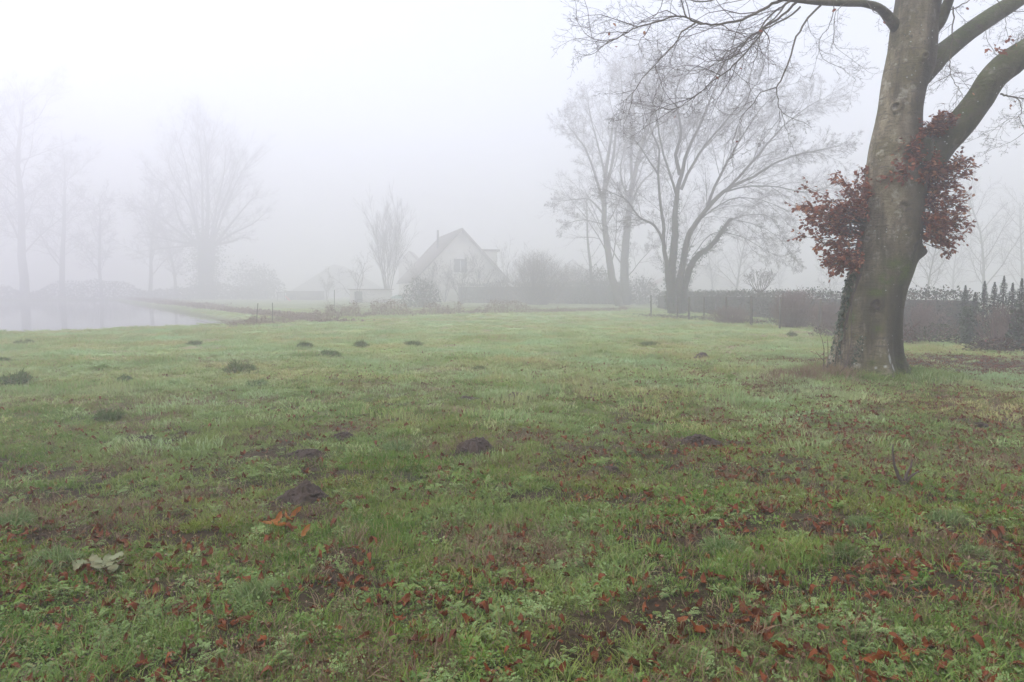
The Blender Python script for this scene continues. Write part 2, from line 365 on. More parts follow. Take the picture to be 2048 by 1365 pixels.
def scatter(name, col, P, rot, S, label, cat):
    me = bpy.data.meshes.new(name); me.vertices.add(len(P)); me.vertices.foreach_set('co', np.asarray(P, np.float32).ravel())
    a = me.attributes.new('rot', 'FLOAT_VECTOR', 'POINT'); a.data.foreach_set('vector', np.asarray(rot, np.float32).ravel())
    a = me.attributes.new('siz', 'FLOAT_VECTOR', 'POINT'); a.data.foreach_set('vector', np.asarray(S, np.float32).ravel())
    a = me.attributes.new('pick', 'INT', 'POINT'); a.data.foreach_set('value', np.random.default_rng(len(P)).integers(0, 1000, len(P)).astype(np.int32))
    o = bpy.data.objects.new(name, me); C.objects.link(o)
    g = bpy.data.node_groups.new(name, 'GeometryNodeTree')
    g.interface.new_socket('Geometry', in_out='INPUT', socket_type='NodeSocketGeometry'); g.interface.new_socket('Geometry', in_out='OUTPUT', socket_type='NodeSocketGeometry')
    N = g.nodes.new; i_, o_ = N('NodeGroupInput'), N('NodeGroupOutput')
    ip = N('GeometryNodeInstanceOnPoints'); ci = N('GeometryNodeCollectionInfo'); ci.inputs['Collection'].default_value = col
    ci.inputs['Separate Children'].default_value = True; ci.inputs['Reset Children'].default_value = True
    def na(nm, t):
        x = N('GeometryNodeInputNamedAttribute'); x.data_type = t; x.inputs['Name'].default_value = nm; return x.outputs['Attribute']
    e = N('FunctionNodeEulerToRotation'); L = g.links.new
    L(i_.outputs[0], ip.inputs['Points']); L(ci.outputs[0], ip.inputs['Instance']); ip.inputs['Pick Instance'].default_value = True
    L(na('pick', 'INT'), ip.inputs['Instance Index']); L(na('rot', 'FLOAT_VECTOR'), e.inputs[0]); L(e.outputs[0], ip.inputs['Rotation'])
    L(na('siz', 'FLOAT_VECTOR'), ip.inputs['Scale']); L(ip.outputs[0], o_.inputs[0])
    md = o.modifiers.new('cover', 'NODES'); md.node_group = g
    return tag(o, label, cat, kind='stuff')
rng = np.random.default_rng(7)
def pts(y0, y1, dens, wide=.82, pad=.6):
    """random ground points in the strip y0..y1, a bit wider than the photograph sees"""
    A = (wide*(y0+y1)+2*pad)*(y1-y0); k = int(A*dens)
    y = y0+(y1-y0)*rng.random(int(k*1.0)); W = wide*y1+pad; x = (rng.random(len(y))*2-1)*W
    keep = (np.abs(x) < wide*y+pad); return x[keep], y[keep]
def place(x, y, sc_, tilt=.15, zoff=0, sz=None):
    n_ = len(x); P = np.stack([x, y, terr(x, y)+zoff], 1)
    Rr = np.stack([rng.normal(0, tilt, n_), rng.normal(0, tilt, n_), rng.random(n_)*6.28], 1)
    S = sc_[:, None]*np.ones((1, 3)); 
    if sz is not None: S = S*np.stack([np.ones(n_), np.ones(n_), sz], 1)
    return P, Rr, S
def field_ok(x, y): return pond(x, y) < .6
turf = lib('turf_patch', [blades(rng, 34, .09, .010, .036, .0034, 1.7) for _ in range(6)]+[blades(rng, 34, .05, .022, .06, .0036, 1.4) for _ in range(2)], M['grass'])
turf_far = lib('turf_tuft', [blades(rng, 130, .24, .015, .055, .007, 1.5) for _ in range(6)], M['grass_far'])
weeds = lib('weed_rosette', [rosette(rng, 46, .085, .0105, .018) for _ in range(5)]+[rosette(rng, 30, .06, .014, .026) for _ in range(3)]+[rosette(rng, 12, .05, .022, .02) for _ in range(1)]+[feather(rng, 10, .05, .022) for _ in range(2)], M['weed'])
dry = lib('dry_tuft', [blades(rng, 26, .08, .02, .07, .003, 1.6) for _ in range(3)], M['drygrass'])
Xs, Ys = [], []
for y0, y1, dn in ((1.6, 3.2, 900), (3.2, 5, 700), (5, 8, 460), (8, 12, 250), (12, 17, 90)):
    x, y = pts(y0, y1, dn); Xs.append(x); Ys.append(y)
x, y = np.concatenate(Xs), np.concatenate(Ys)
gcov = sst(.33, .58, fbm(x/.42+3, y/.42, 101, 3))                  # where grass rules over weeds
big = sst(2, 9, y)+0*x
soilv = m_soil(x, y); dryv = m_dry(x, y)
keep = rng.random(len(x)) < (1-soilv*.95)*(.24+.44*gcov+.42*big)*(1-.5*dryv)
hgt = .55+.8*fbm(x/.5, y/.5, 120, 3)+.5*sst(.6, .75, fbm(x/.7, y/.7, 130, 2))
xg, yg = x[keep], y[keep]
scatter('grass', turf, *place(xg, yg, .75+.6*rng.random(len(xg)), sz=hgt[keep]), 'short green meadow grass in the foreground', 'grass')
keep = rng.random(len(x)) < (1-soilv*.86)*(.66-.36*gcov)*(1-.6*big)
scatter('weeds', weeds, *place(x[keep], y[keep], .6+.9*rng.random(keep.sum())**1.5, .25, .002), 'low broad leaved weeds among the near grass', 'weeds')
keep = rng.random(len(x)) < .03+.32*dryv*(1-.5*soilv)
xd, yd = x[keep], y[keep]
scatter('dry_grass', dry, *place(xd, yd, .7+.7*rng.random(len(xd)), .3), 'straw coloured dead grass between the green', 'dry grass')
Xs, Ys = [], []
for y0, y1, dn in ((5.5, 16, 46), (16, 26, 28), (26, 44, 13), (44, 66, 5)):
    x, y = pts(y0, y1, dn, .8, 2); Xs.append(x); Ys.append(y)
x, y = np.concatenate(Xs), np.concatenate(Ys)
keep = (rng.random(len(x)) < (1-m_soil(x, y)*.9)*(1-.6*m_dry(x, y))*sst(5.5, 14, y+4*(fbm(x/1.2, y/1.2, 150, 3)-.5))) & field_ok(x, y) & (((x-BX)**2+(y-BY)**2) > .5)
x, y = x[keep], y[keep]
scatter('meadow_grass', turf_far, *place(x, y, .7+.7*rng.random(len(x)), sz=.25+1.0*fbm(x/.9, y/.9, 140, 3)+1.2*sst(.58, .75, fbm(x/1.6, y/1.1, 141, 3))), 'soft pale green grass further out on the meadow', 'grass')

ka = rng.random(900)*6.28; kr = .62+.75*rng.random(900)**1.5; xk, yk = BX+kr*np.cos(ka)*1.15, BY+kr*np.sin(ka)*.9
kk = (m_soil(xk, yk) < .6) & ((xk > 6.1) | (rng.random(900) < .35))
scatter('rough_grass', turf, *place(xk[kk], yk[kk], 1.5+1.2*rng.random(kk.sum()), sz=1.1+.5*rng.random(kk.sum())), 'rough longer grass around the foot of the beech', 'grass')
ka = rng.random(230); xk = 6.0-1.25*ka**1.3+rng.normal(0, .15, 230); yk = 12.5+rng.normal(0, .28, 230)
scatter('brown_grass', lib('brown_tuft', [blades(rng, 30, .07, .05, .13, .004, .9) for _ in range(4)], M['pale_dry']), *place(xk, yk, 1+.7*rng.random(230), sz=.7+.9*(1-ka)), 'reddish dead grass banked against the left foot of the beech', 'dry grass')
# ---------------------------------------------------------------- leaves on the ground
def curled_leaf(rng, L, wd, curl, roll, fold=.3, ruf=.0):
    nx, ny = 11, 7; u = np.linspace(0, 1, nx); vv = np.linspace(-1, 1, ny); V = []
    for a in u:
        hw = wd*(math.sin(math.pi*min(1, a*.96+.02))**.75)*(.9+.15*math.sin(a*9))
        for b_ in vv:
            yv = b_*hw; z = fold*abs(b_)*hw+curl*(a-.5)**2*L*2+roll*b_*(a-.4)*L*.6+.003*math.sin(a*40)*abs(b_)+ruf*(math.sin(a*23+b_*5+curl*9)+math.sin(a*11-b_*9))*(.3+abs(b_))
            V.append((a*L-L/2, yv*(1-.25*abs(fold)), z))
    V = np.array(V); V[:, 2] -= V[:, 2].min()
    i = np.arange(nx*ny).reshape(nx, ny); Q = np.stack([i[:-1, :-1], i[1:, :-1], i[1:, 1:], i[:-1, 1:]], -1).reshape(-1, 4)
    st_ = np.array([(-L/2, -.0012, V[2, 2]), (-L/2, .0012, V[2, 2]), (-L/2-.25*L, .001, V[2, 2]+.006), (-L/2-.25*L, -.001, V[2, 2]+.006)])
    return np.concatenate([V, st_]), [Q, np.array([(0, 1, 2, 3)])+len(V)]
lr = np.random.default_rng(3)
leafgeo = [curled_leaf(lr, .045+.035*lr.random(), .013+.011*lr.random(), lr.normal(.25, .6), lr.normal(0, .6), lr.normal(.4, .5)) for _ in range(16)]
leaf_meshes = []
Xs, Ys = [], []
for y0, y1, dn in ((1.9, 4, 480), (4, 8, 400), (8, 13, 230), (13, 18, 130), (18, 25, 60)):
    x, y = pts(y0, y1, dn, .82, .3); Xs.append(x); Ys.append(y)
x, y = np.concatenate(Xs), np.concatenate(Ys)
keep = rng.random(len(x)) < m_leaf(x, y); x, y = x[keep], y[keep]
inview = (np.abs(x) < .755*y) & (y > 2.78)
d = np.where(inview, np.hypot(x, y), 1e9); o_ = np.argsort(d); near = o_[:290]; rest = np.ones(len(x), bool); rest[near] = False
llib = lib('loose_leaf', leafgeo, M['leaf_fall'])
P, Rr, S = place(x[rest], y[rest], .38+.72*rng.random(rest.sum()), .3, .012)
scatter('fallen_leaves', llib, P, Rr, S, 'scattered brown leaves over the grass further off', 'leaves')
lm = []
for V, F in leafgeo:
    q = mesh_obj('fallen_leaf', V, F, M['leaf_one'], smooth=True); lm.append(q.data); C.objects.unlink(q); bpy.data.objects.remove(q)
for i in near:
    o = bpy.data.objects.new('fallen_leaf', lm[int(lr.integers(0, 16))]); C.objects.link(o)
    o.location = (x[i], y[i], float(terr(x[i], y[i]))+.012+.02*lr.random()); s_ = .5+.7*lr.random(); o.scale = (s_, s_, s_)
    o.rotation_euler = (lr.normal(0, .3), lr.normal(0, .25), lr.random()*6.28)
    tag(o, 'curled reddish brown fallen leaf lying in the grass at the front', 'leaf', 'fallen leaves strewn over the front of the meadow')
ORL = [(538, 1062, .5, 'orange curled leaf, lowest left of the bright orange bunch'), (556, 1052, 1.4, 'orange leaf standing up in the middle of the bright orange bunch'),
       (572, 1048, 2.4, 'upright orange leaf at the right side of the bright orange bunch'), (560, 1066, 3.0, 'flat orange leaf at the bottom of the bright orange bunch'),
       (608, 1076, 1.2, 'pale orange curled leaf standing just right of the orange bunch'), (590, 1036, .9, 'small orange leaf pointing up behind the orange bunch')]
for k, (px, py, rz, lb) in enumerate(ORL):
    V, F = curled_leaf(lr, .10, .026, .5, .2, .7); g_ = gp(px, py)
    o = mesh_obj('orange_leaf', V, F, M['leaf_orange'], smooth=True); o.location = g_+Vector((0, 0, .045)); o.rotation_euler = (.3+.2*k, -.5 if k in (1, 2, 5, 4) else .1, rz)
    tag(o, lb, 'leaf', 'bright orange leaves left of centre')
# withered pale leaf rosette
g_ = gp(212, 1148); e = empty('withered_plant', g_, 'pale withered whitish green leafy plant lying flat in the left foreground', 'plant')
for k in range(13):
    V, F = curled_leaf(lr, .065+.045*lr.random(), .028+.014*lr.random(), .25*lr.random(), lr.normal(0, .3), .1, .0028); a = k*2.4; o = mesh_obj('leaf', V, F, M['leaf_pale'], e, smooth=True)
    rr = .03+.05*lr.random(); o.location = (rr*math.cos(a)*1.6, rr*math.sin(a), .02+.005*k); o.rotation_euler = (lr.normal(0, .25), lr.normal(-.15, .2), a)
# straw bits and stems lying about
SL = Lines(); xs, ys = pts(2.4, 12, 26); kk = rng.random(len(xs)) < .15+.85*np.maximum(m_soil(xs, ys), m_dry(xs, ys)*.7)
x2, y2 = pts(12, 19, 30); k2 = m_soil(x2, y2) > .45
for xx, yy in list(zip(xs[kk], ys[kk]))+list(zip(x2[k2], y2[k2])):
    a = rng.random()*6.28; L = .06+.2*rng.random()**2; z = float(terr(xx, yy))+.012
    dx, dy = math.cos(a)*L, math.sin(a)*L; r = .0012+.0012*rng.random()
    SL.add([(xx, yy, z), (xx+dx*.5+rng.normal(0, .01), yy+dy*.5, z+.015*rng.random()+.005), (xx+dx, yy+dy, z+.02*rng.random())], [r, r, r*.6], 3)
V, F = SL.geo(); tag(mesh_obj('straw_litter', V, F, M['drygrass']), 'dead straw stems littering the bare patches', 'straw', kind='stuff')
bits = lib('leaf_crumb', [scatter_leaves(rng.normal(0, .03, (7, 3))*(1, 1, .12)+(0, 0, .008), rng.normal(0, 1, (7, 3))*(1, 1, .3), rng.normal(0, .4, (7, 3))+(0, 0, 1), .006+.014*rng.random(7), True) for _ in range(6)], M['crumb'])
Xs, Ys = [], []
for y0, y1, dn in ((1.8, 4, 260), (4, 8, 170), (8, 16, 70)):
    x, y = pts(y0, y1, dn, .82, .3); Xs.append(x); Ys.append(y)
x, y = np.concatenate(Xs), np.concatenate(Ys); keep = rng.random(len(x)) < .22+m_leaf(x, y)+.3*m_soil(x, y)
scatter('plant_debris', bits, *place(x[keep], y[keep], .6+.8*rng.random(keep.sum()), .3, .010), 'small brown scraps of leaf and stem in the turf', 'debris')
# earth clods on soil patches
xs, ys = pts(2.4, 14, 60); kk = m_soil(xs, ys) > .5; xs, ys = xs[kk], ys[kk]
def clod(rng, r):
    import bmesh
    bm = bmesh.new(); bmesh.ops.create_icosphere(bm, subdivisions=1, radius=r); V = np.array([v.co for v in bm.verts]); F = np.array([[v.index for v in f.verts] for f in bm.faces]); bm.free()
    return V*(1+rng.normal(0, .18, (len(V), 1)))*np.array([1, 1, .6]), [F]
clods = lib('earth_clod', [clod(rng, .014) for _ in range(4)], M['soil'])
scatter('earth_crumbs', clods, *place(xs, ys, .4+.9*rng.random(len(xs))**2, .5), 'dark crumbs of earth on the bare patches', 'earth')

# ---------------------------------------------------------------- molehills
MH = [(605, 990, 86, 34, 'large dark molehill left of centre with red leaves at its foot'), (950, 897, 66, 38, 'steep crumbly molehill near the centre of the meadow'),
      (1398, 882, 74, 22, 'long low molehill on the right half, in front of the beech'), (687, 874, 40, 16, 'small flat molehill left of the steep central one'),
      (285, 881, 50, 12, 'low molehill on the left below the round grass tussock'), (1035, 794, 46, 14, 'distant low molehill beyond the steep central one'),
      (1402, 715, 30, 14, 'farthest small dark molehill, left of the beech'), (930, 799, 46, 10, 'flattened faint molehill left of the distant low one'),
      (1394, 731, 20, 8, 'tiny molehill just in front of the farthest one'), (1555, 732, 22, 6, 'thin flat molehill close left of the beech foot'),
      (1962, 853, 26, 16, 'small pointed dark molehill at the right below the trodden earth'), (610, 909, 60, 16, 'broken earth heap between the large and the small left molehills'),
      (1224, 940, 26, 12, 'small earth heap below the long low molehill'), (1955, 764, 24, 10, 'small dark earth heap on the trodden strip right of the beech')]
for px, py, wpx, hpx, lb in MH:
    c0 = gp(px, py+hpx*.35); dd = c0.y; rad = wpx/2/FPX*dd; hh = max(.04, hpx/FPX*dd*.8)
    nr, na_ = 26, 56; V = []; sx = rng.random()*50
    for i in range(nr):
        t = i/(nr-1)*1.25; 
        for j in range(na_):
            a = j/na_*2*math.pi; r = rad*t*(1+.16*math.sin(a*3+sx)+.10*math.sin(a*7+sx)+.07*math.sin(a*13-sx)); xx, yy = c0.x+r*math.cos(a), c0.y+r*math.sin(a)*.9
            q = max(0, 1-(t/1.12)**2)**.8*hh; q *= .55+.9*float(vn(xx*9+sx, yy*9)); q += (.045*(float(fbm(xx*28, yy*28, 5, 2))-.5)+.02*(float(vn(xx*80, yy*80, 8))-.5)) if t < 1.15 else -.03
            V.append((xx, yy, float(terr(xx, yy))+q))
    i = np.arange(nr*na_).reshape(nr, na_); Q = np.stack([i[:-1], np.roll(i[:-1], -1, 1), np.roll(i[1:], -1, 1), i[1:]], -1).reshape(-1, 4)
    parts_ = [(np.array(V), [Q])]
    for k in range(int(240*min(1.4, rad*4))):
        a = rng.random()*6.28; t = rng.random()**.5*1.55; xx, yy = c0.x+rad*t*math.cos(a), c0.y+rad*t*math.sin(a)*.9
        Vc, Fc = clod(rng, .006+.022*rng.random()**2); q = max(0, 1-(t/1.12)**2)**.8*hh*.98
        parts_.append((Vc+np.array((xx, yy, float(terr(xx, yy))+q+.003)), Fc))
    V, F = merge(parts_); o = mesh_obj('molehill', V, F, M['soil'], loc=tuple(c0)); tag(o, lb, 'molehill', 'molehills on the meadow')

# ---------------------------------------------------------------- tussocks
TU = [(220, 843, 56, 30, 'd', 'round dark grass tussock on the left, in front of the others'), (480, 748, 66, 24, 'd', 'wide dark tussock in the left middle of the meadow'),
      (30, 770, 62, 26, 'd', 'broad dark tussock near the left edge of the field'), (515, 775, 44, 16, 'b', 'small bluish tussock just in front of the wide dark one'),
      (250, 765, 32, 14, 'd', 'small tussock midway between the broad edge one and the wide dark one'), (795, 902, 70, 24, 'b', 'bright dewy tussock left of the steep molehill'),
      (815, 872, 66, 18, 'g', 'light green tussock right behind the bright dewy one'), (515, 1195, 96, 40, 'b', 'thick dewy tussock in the near left foreground'),
      (115, 1130, 96, 42, 'b', 'rounded dewy tussock beside the withered pale plant'), (610, 697, 32, 14, 'd', 'far dark tussock, left one of three in a row'),
      (722, 694, 22, 14, 'd', 'narrow far tussock, middle one of three in a row'), (828, 694, 44, 12, 'd', 'flat far tussock, right one of three in a row'),
      (662, 714, 44, 14, 'd', 'low tussock in front of the three far ones'), (1205, 711, 44, 10, 'g', 'low green tussock in the centre, far out on the meadow'),
      (1440, 1105, 86, 34, 'b', 'pale dewy tussock in the right foreground'), (1895, 1045, 76, 30, 'b', 'dewy tussock at the right near heaps of red leaves'),
      (1690, 1115, 96, 32, 'd', 'dark green sprawling tussock among red leaves in the right foreground'), (30, 1052, 80, 36, 'b', 'blue green tussock cut by the left edge of the picture'),
      (1300, 691, 54, 8, 'd', 'flat dark far tussock left of the beech'), (958, 742, 34, 11, 'd', 'small tussock in the middle distance, straight ahead'),
      (388, 692, 34, 10, 'd', 'very faint low tussock near the pond side'), (48, 690, 40, 10, 'd', 'farthest tussock at the left edge by the pond'),
      (1583, 673, 24, 9, 'd', 'little dark green tuft in front of the red twigged bush'), (200, 742, 40, 12, 'g', 'pale low tussock left of the wide dark one'),
      (1460, 760, 26, 10, 'g', 'bright green tuft to the left of the beech'), (1720, 1050, 60, 20, 'b', 'dewy flat tussock above the dark sprawling one'),
      (1950, 1110, 60, 22, 'b', 'small bluish tussock at the right edge below the leaf heaps'), (980, 1130, 60, 18, 'g', 'light green tuft in the centre foreground'),
      (390, 1060, 70, 20, 'g', 'loose grass tuft left of the orange leaves'), (8, 727, 30, 10, 'd', 'dark tussock at the very left edge in the middle distance')]
for px, py, wpx, hpx, kd, lb in TU:
    c0 = gp(px, py); dd = c0.y; rad = wpx/2/FPX*dd; hh = 1.15*max(.05, hpx/FPX*dd)
    n_ = int(380 if dd < 8 else 420); wd_ = .0035 if dd < 5 else (.005 if dd < 10 else .012)
    V, F = blades(rng, n_, rad*.62, hh*.55, hh*1.15, wd_, .85)
    r = np.hypot(V[:, 0], V[:, 1])/rad; V[:, 2] *= np.clip(1.2-.8*r*r, .22, 1.2)*(.7+.6*vn(V[:, 0]*14+c0.x, V[:, 1]*14)); V[:, 0] *= 1+.25*(V[:, 2] > hh*.3)
    V = V+np.stack([V[:, 0]*0+c0.x, V[:, 1]*0+c0.y, terr(V[:, 0]+c0.x, V[:, 1]+c0.y)-.005], 1)
    o = mesh_obj('grass_tussock', V, F, M[{'d': 'grass_dark', 'b': 'grass_blue', 'g': 'grass'}[kd]], loc=tuple(c0)); tag(o, lb, 'tussock', 'grass tussocks on the meadow')

# ---------------------------------------------------------------- branching
def nrm(v):
    l = math.sqrt(v[0]*v[0]+v[1]*v[1]+v[2]*v[2])+1e-9; return (v[0]/l, v[1]/l, v[2]/l)
def side(d, az, ang):
    ref = (0, 0, 1) if abs(d[2]) < .9 else (1, 0, 0)
    u = nrm((d[1]*ref[2]-d[2]*ref[1], d[2]*ref[0]-d[0]*ref[2], d[0]*ref[1]-d[1]*ref[0]))
    v = (d[1]*u[2]-d[2]*u[1], d[2]*u[0]-d[0]*u[2], d[0]*u[1]-d[1]*u[0])
    ca, sa, c, s_ = math.cos(az), math.sin(az), math.cos(ang), math.sin(ang)
    return tuple(d[i]*c+(u[i]*ca+v[i]*sa)*s_ for i in range(3))
def grow(out, p, d, L, r, lvl, c, rd):
    n_ = c['n'][lvl]; stp = L/(n_-1); P = [tuple(p)]; wob = c['wob'][lvl]; up = c['up'][lvl]; dirs = [d]
    for i in range(n_-1):
        d = nrm((d[0]+rd.gauss(0, wob), d[1]+rd.gauss(0, wob), d[2]+rd.gauss(0, wob)+up)); q = P[-1]
        P.append((q[0]+d[0]*stp, q[1]+d[1]*stp, q[2]+d[2]*stp)); dirs.append(d)
    mr = c.get('minr', .003); tp = c.get('taper', .8)
    out[min(lvl, len(out)-1)].add(P, [max(mr*.8, r*(1-tp*i/(n_-1))) for i in range(n_)], c['k'][lvl])
    spawn(out, P, dirs, L, r, lvl, c, rd)
    return P
def spawn(out, P, dirs, L, r, lvl, c, rd):
    if lvl >= len(c['kids']): return
    m_ = c['kids'][lvl]; t0 = c['t0'][lvl]; n_ = len(P); az = rd.random()*6.28; mr = c.get('minr', .003); tp = c.get('taper', .8)
    for i in range(m_):
        t = t0+(1-t0)*(i+rd.random())/m_; f = t*(n_-1); a = min(n_-2, int(f)); f -= a; p = tuple(P[a][j]*(1-f)+P[a+1][j]*f for j in range(3))
        az += c.get('daz', 2.4)+rd.gauss(0, .4); cd = side(dirs[min(a+1, n_-1)], az, c['ang'][lvl]*(.75+.5*rd.random()))
        if c.get('flat', 0) and lvl >= 1: cd = nrm((cd[0], cd[1], cd[2]*(1-c['flat'])+0.0))
        L2 = L*c['len'][lvl]*(1-c.get('sh', .5)*t)*(.6+.7*rd.random()); r2 = max(mr, min(r*(1-tp*t)*.8, L2*c.get('rr', .014)))
        grow(out, p, nrm(cd), L2, r2, lvl+1, c, rd)
def stem(out, lvl0, P, Rr, c, rd, k=8, kids=None, sub=3, jit=0.0):
    """a traced branch: smooth the polyline, add a tube, spawn children from it"""
    P = [Vector(p) for p in P]; Q, RR = [], []
    for i in range(len(P)-1):
        a, b_, c_, d_ = P[max(0, i-1)], P[i], P[i+1], P[min(len(P)-1, i+2)]
        for s_ in range(sub):
            t = s_/sub; Q.append(.5*((2*b_)+(c_-a)*t+(2*a-5*b_+4*c_-d_)*t*t+(-a+3*b_-3*c_+d_)*t**3)); RR.append(Rr[i]*(1-t)+Rr[i+1]*t)
    Q.append(P[-1]); RR.append(Rr[-1])
    if jit: Q = [q+Vector((rd.gauss(0, jit), rd.gauss(0, jit), rd.gauss(0, jit))) if 0 < i else q for i, q in enumerate(Q)]
    out[0].add([tuple(q) for q in Q], RR, k); L = sum((Q[i+1]-Q[i]).length for i in range(len(Q)-1))
    dirs = [nrm(Q[min(i+1, len(Q)-1)]-Q[max(i-1, 0)]) for i in range(len(Q))]
    if kids is not False:
        cc = dict(c); 
        if kids is not None: cc['kids'] = [kids]+list(c['kids'][1:])
        spawn([out[-1]]*4 if len(out) > 1 else out*4, [tuple(q) for q in Q], dirs, L, RR[0], lvl0, cc, rd)
    return Q, dirs, L
def tree_obj(name, base, label, cat, group, lines, mats, names=('trunk', 'crown')):
    e = empty(name, base, label, cat, group)
    for L_, m_, nm in zip(lines, mats, names):
        if L_.d: V, F = L_.geo(); part(nm, V, F, m_, e, smooth=nm == 'trunk')
    return e
def zA(x, y): return (1100+x/4.096, y/4.096)
def zB(x, y): return (1550+x/3.412, 300+y/3.412)
def zC(x, y): return (1780+x/4.138, y/4.138)
def z2(x, y): return (1100+x/2.1, y/2.1)
def tr(conv, L, y0, y1):
    n_ = len(L); return [at(*conv(*p), y0+(y1-y0)*i/(n_-1)) for i, p in enumerate(L)]

# ---------------------------------------------------------------- the great beech
e = empty('beech_tree', (BX, BY, float(terr(BX, BY))), 'huge old beech with smooth grey green trunk and tufts of red leaves', 'tree')
prof = [(-330, 1822, 1874), (-200, 1812, 1872), (-100, 1803, 1872), (0, 1795, 1878), (48, 1785, 1872), (95, 1781, 1869), (143, 1771, 1861), (167, 1767, 1850), (221, 1760, 1841), (260, 1752, 1839), (293, 1744, 1840), (340, 1737, 1846), (388, 1731, 1846), (430, 1727, 1841),
        (460, 1723, 1836), (493, 1717, 1833), (531, 1705, 1823), (556, 1699, 1815), (579, 1693, 1806), (626, 1683, 1797), (674, 1677, 1794), (700, 1673, 1795), (721, 1669, 1799), (738, 1663, 1806), (752, 1654, 1815), (775, 1640, 1830), (800, 1628, 1842)]
pz = np.array([at(1750, q[0], BY).z for q in prof]); pc = np.array([(at(q[1], q[0], BY).x+at(q[2], q[0], BY).x)/2 for q in prof]); pr = np.array([(at(q[2], q[0], BY).x-at(q[1], q[0], BY).x)/2 for q in prof])
o_ = np.argsort(pz); pz, pc, pr = pz[o_], pc[o_], pr[o_]
H = np.concatenate([np.arange(pz[0], 6.0, .020), np.arange(6.0, pz[-1], .04)]); nA = 150
def smooth(a, k=9):
    w_ = np.hanning(k+2)[1:-1]; w_ /= w_.sum(); return np.convolve(np.pad(a, k//2, 'edge'), w_, 'valid')
cx_ = smooth(np.interp(H, pz, pc), 21); rr_ = smooth(np.interp(H, pz, pr), 21)
A = np.arange(nA)/nA*2*math.pi; HH, AA = np.meshgrid(H, A, indexing='ij'); RRm = rr_[:, None]*np.ones_like(AA)
low = sst(1.8, .1, HH)
fl = .045*np.cos(5*AA+1.2+.25*HH)+.035*np.cos(8*AA-.5+.3*HH)+.02*np.cos(13*AA+2)
RRm = RRm*(1+fl*low*2.4+.012*np.cos(3*AA+HH*.9)+.010*np.cos(7*AA-HH*1.3))
RRm *= 1+.05*(fbm(AA*1.6+np.sin(AA)*2, HH*.8, 201, 3)-.5)+.016*(fbm(AA*9, HH*1.7, 207, 3)-.5)
def amask(px, py, sa, sz_):      # gaussian on the side facing the camera around a point of the photograph
    p = at(px, py, BY); i = np.argmin(np.abs(H-p.z)); s_ = max(-.97, min(.97, (p.x-cx_[i])/rr_[i])); a0 = -math.acos(s_)
    da = np.angle(np.exp(1j*(AA-a0)))*rr_[i]; return da/sa, (HH-p.z)/sz_
def knot(px, py, s_, amp, hole=.0, ring=1.0):
    u, v = amask(px, py, s_, s_); r = np.sqrt(u*u+v*v); return amp*np.exp(-((r-ring)/.45)**2)-hole*np.exp(-(r/.55)**2)
RRm += knot(1725, 607, .085, .035, .035)+knot(1776, 222, .075, .05, .03)+knot(1821, 128, .085, .06, .01, .6)+knot(1776, 417, .08, .03, .025)+knot(1745, 640, .05, .012, .012)
RRm += knot(1800, 496, .07, .018, .015)+knot(1802, 470, .16, .02, 0, .9)
u, v = amask(1836, 506, .16, .13); RRm += .15*np.exp(-u*u-v*v)
u, v = amask(1850, 305, .25, .35); RRm += .05*np.exp(-u*u-v*v)
u, v = amask(1853, 140, .2, .3); RRm += .03*np.exp(-u*u-v*v)
# long welt running down from the upper knot
u, v = amask(1796, 120, .05, .6); u = u+v*.9; RRm += .022*np.exp(-u*u-v*v*.8)
u, v = amask(1792, 680, .06, .55); RRm -= .045*np.exp(-u*u-v*v)
u, v = amask(1741, 710, .05, .5); RRm -= .03*np.exp(-u*u-v*v)
u, v = amask(1700, 700, .05, .6); RRm -= .03*np.exp(-(u+v*.8)**2-v*v)
VX = cx_[:, None]+RRm*np.cos(AA); VY = BY+RRm*np.sin(AA)*.96; VZ = HH
moss = np.zeros_like(AA); white = moss.copy(); dark = moss.copy()
for px, py, a_, b_, s_ in ((1745, 560, .16, .12, 1), (1778, 545, .22, .2, .8), (1760, 530, .2, .12, .6), (1727, 585, .14, .08, .9), (1690, 636, .06, .1, .9), (1725, 655, .07, .05, .8), (1745, 748, .5, .13, 1), (1715, 720, .08, .06, .7), (1790, 735, .3, .2, .7), (1700, 750, .3, .12, .9), (1820, 540, .2, .2, .5)):
    u, v = amask(px, py, a_, b_); moss = np.maximum(moss, s_*1.25*np.exp(-u*u-v*v))
for px, py, a_, b_ in ((1743, 712, .036, .10), (1749, 728, .03, .07), (1730, 725, .022, .02), (1719, 730, .018, .02), (1742, 696, .014, .05)):
    u, v = amask(px, py, a_, b_); white = np.maximum(white, sst(.3, .6, np.exp(-u*u-v*v)))
for px, py, a_, b_, s_ in ((1725, 607, .11, .11, 1), (1726, 618, .06, .07, 1), (1700, 655, .035, .13, .9), (1688, 700, .05, .2, .9), (1682, 725, .05, .12, .9), (1725, 640, .06, .03, .7), (1735, 672, .14, .02, .6), (1748, 690, .03, .1, .35), (1776, 417, .06, .06, .6), (1841, 505, .15, .14, .8), (1855, 330, .2, .25, .4)):
    u, v = amask(px, py, a_, b_); dark = np.maximum(dark, s_*np.exp(-u*u-v*v))
u, v = amask(1725, 605, .035, .03); dark *= 1-.9*np.exp(-u*u-v*v)
algae_shade = sst(-.25, .35, np.cos(AA)+.25*(fbm(AA*2, HH*.6, 230, 3)-.5))*.9  # green algae plus shade painted into the trunk's right side
V = np.stack([VX, VY, VZ], -1).reshape(-1, 3); i = np.arange(len(V)).reshape(VX.shape)
Q = np.stack([i[:-1], np.roll(i[:-1], -1, 1), np.roll(i[1:], -1, 1), i[1:]], -1).reshape(-1, 4)
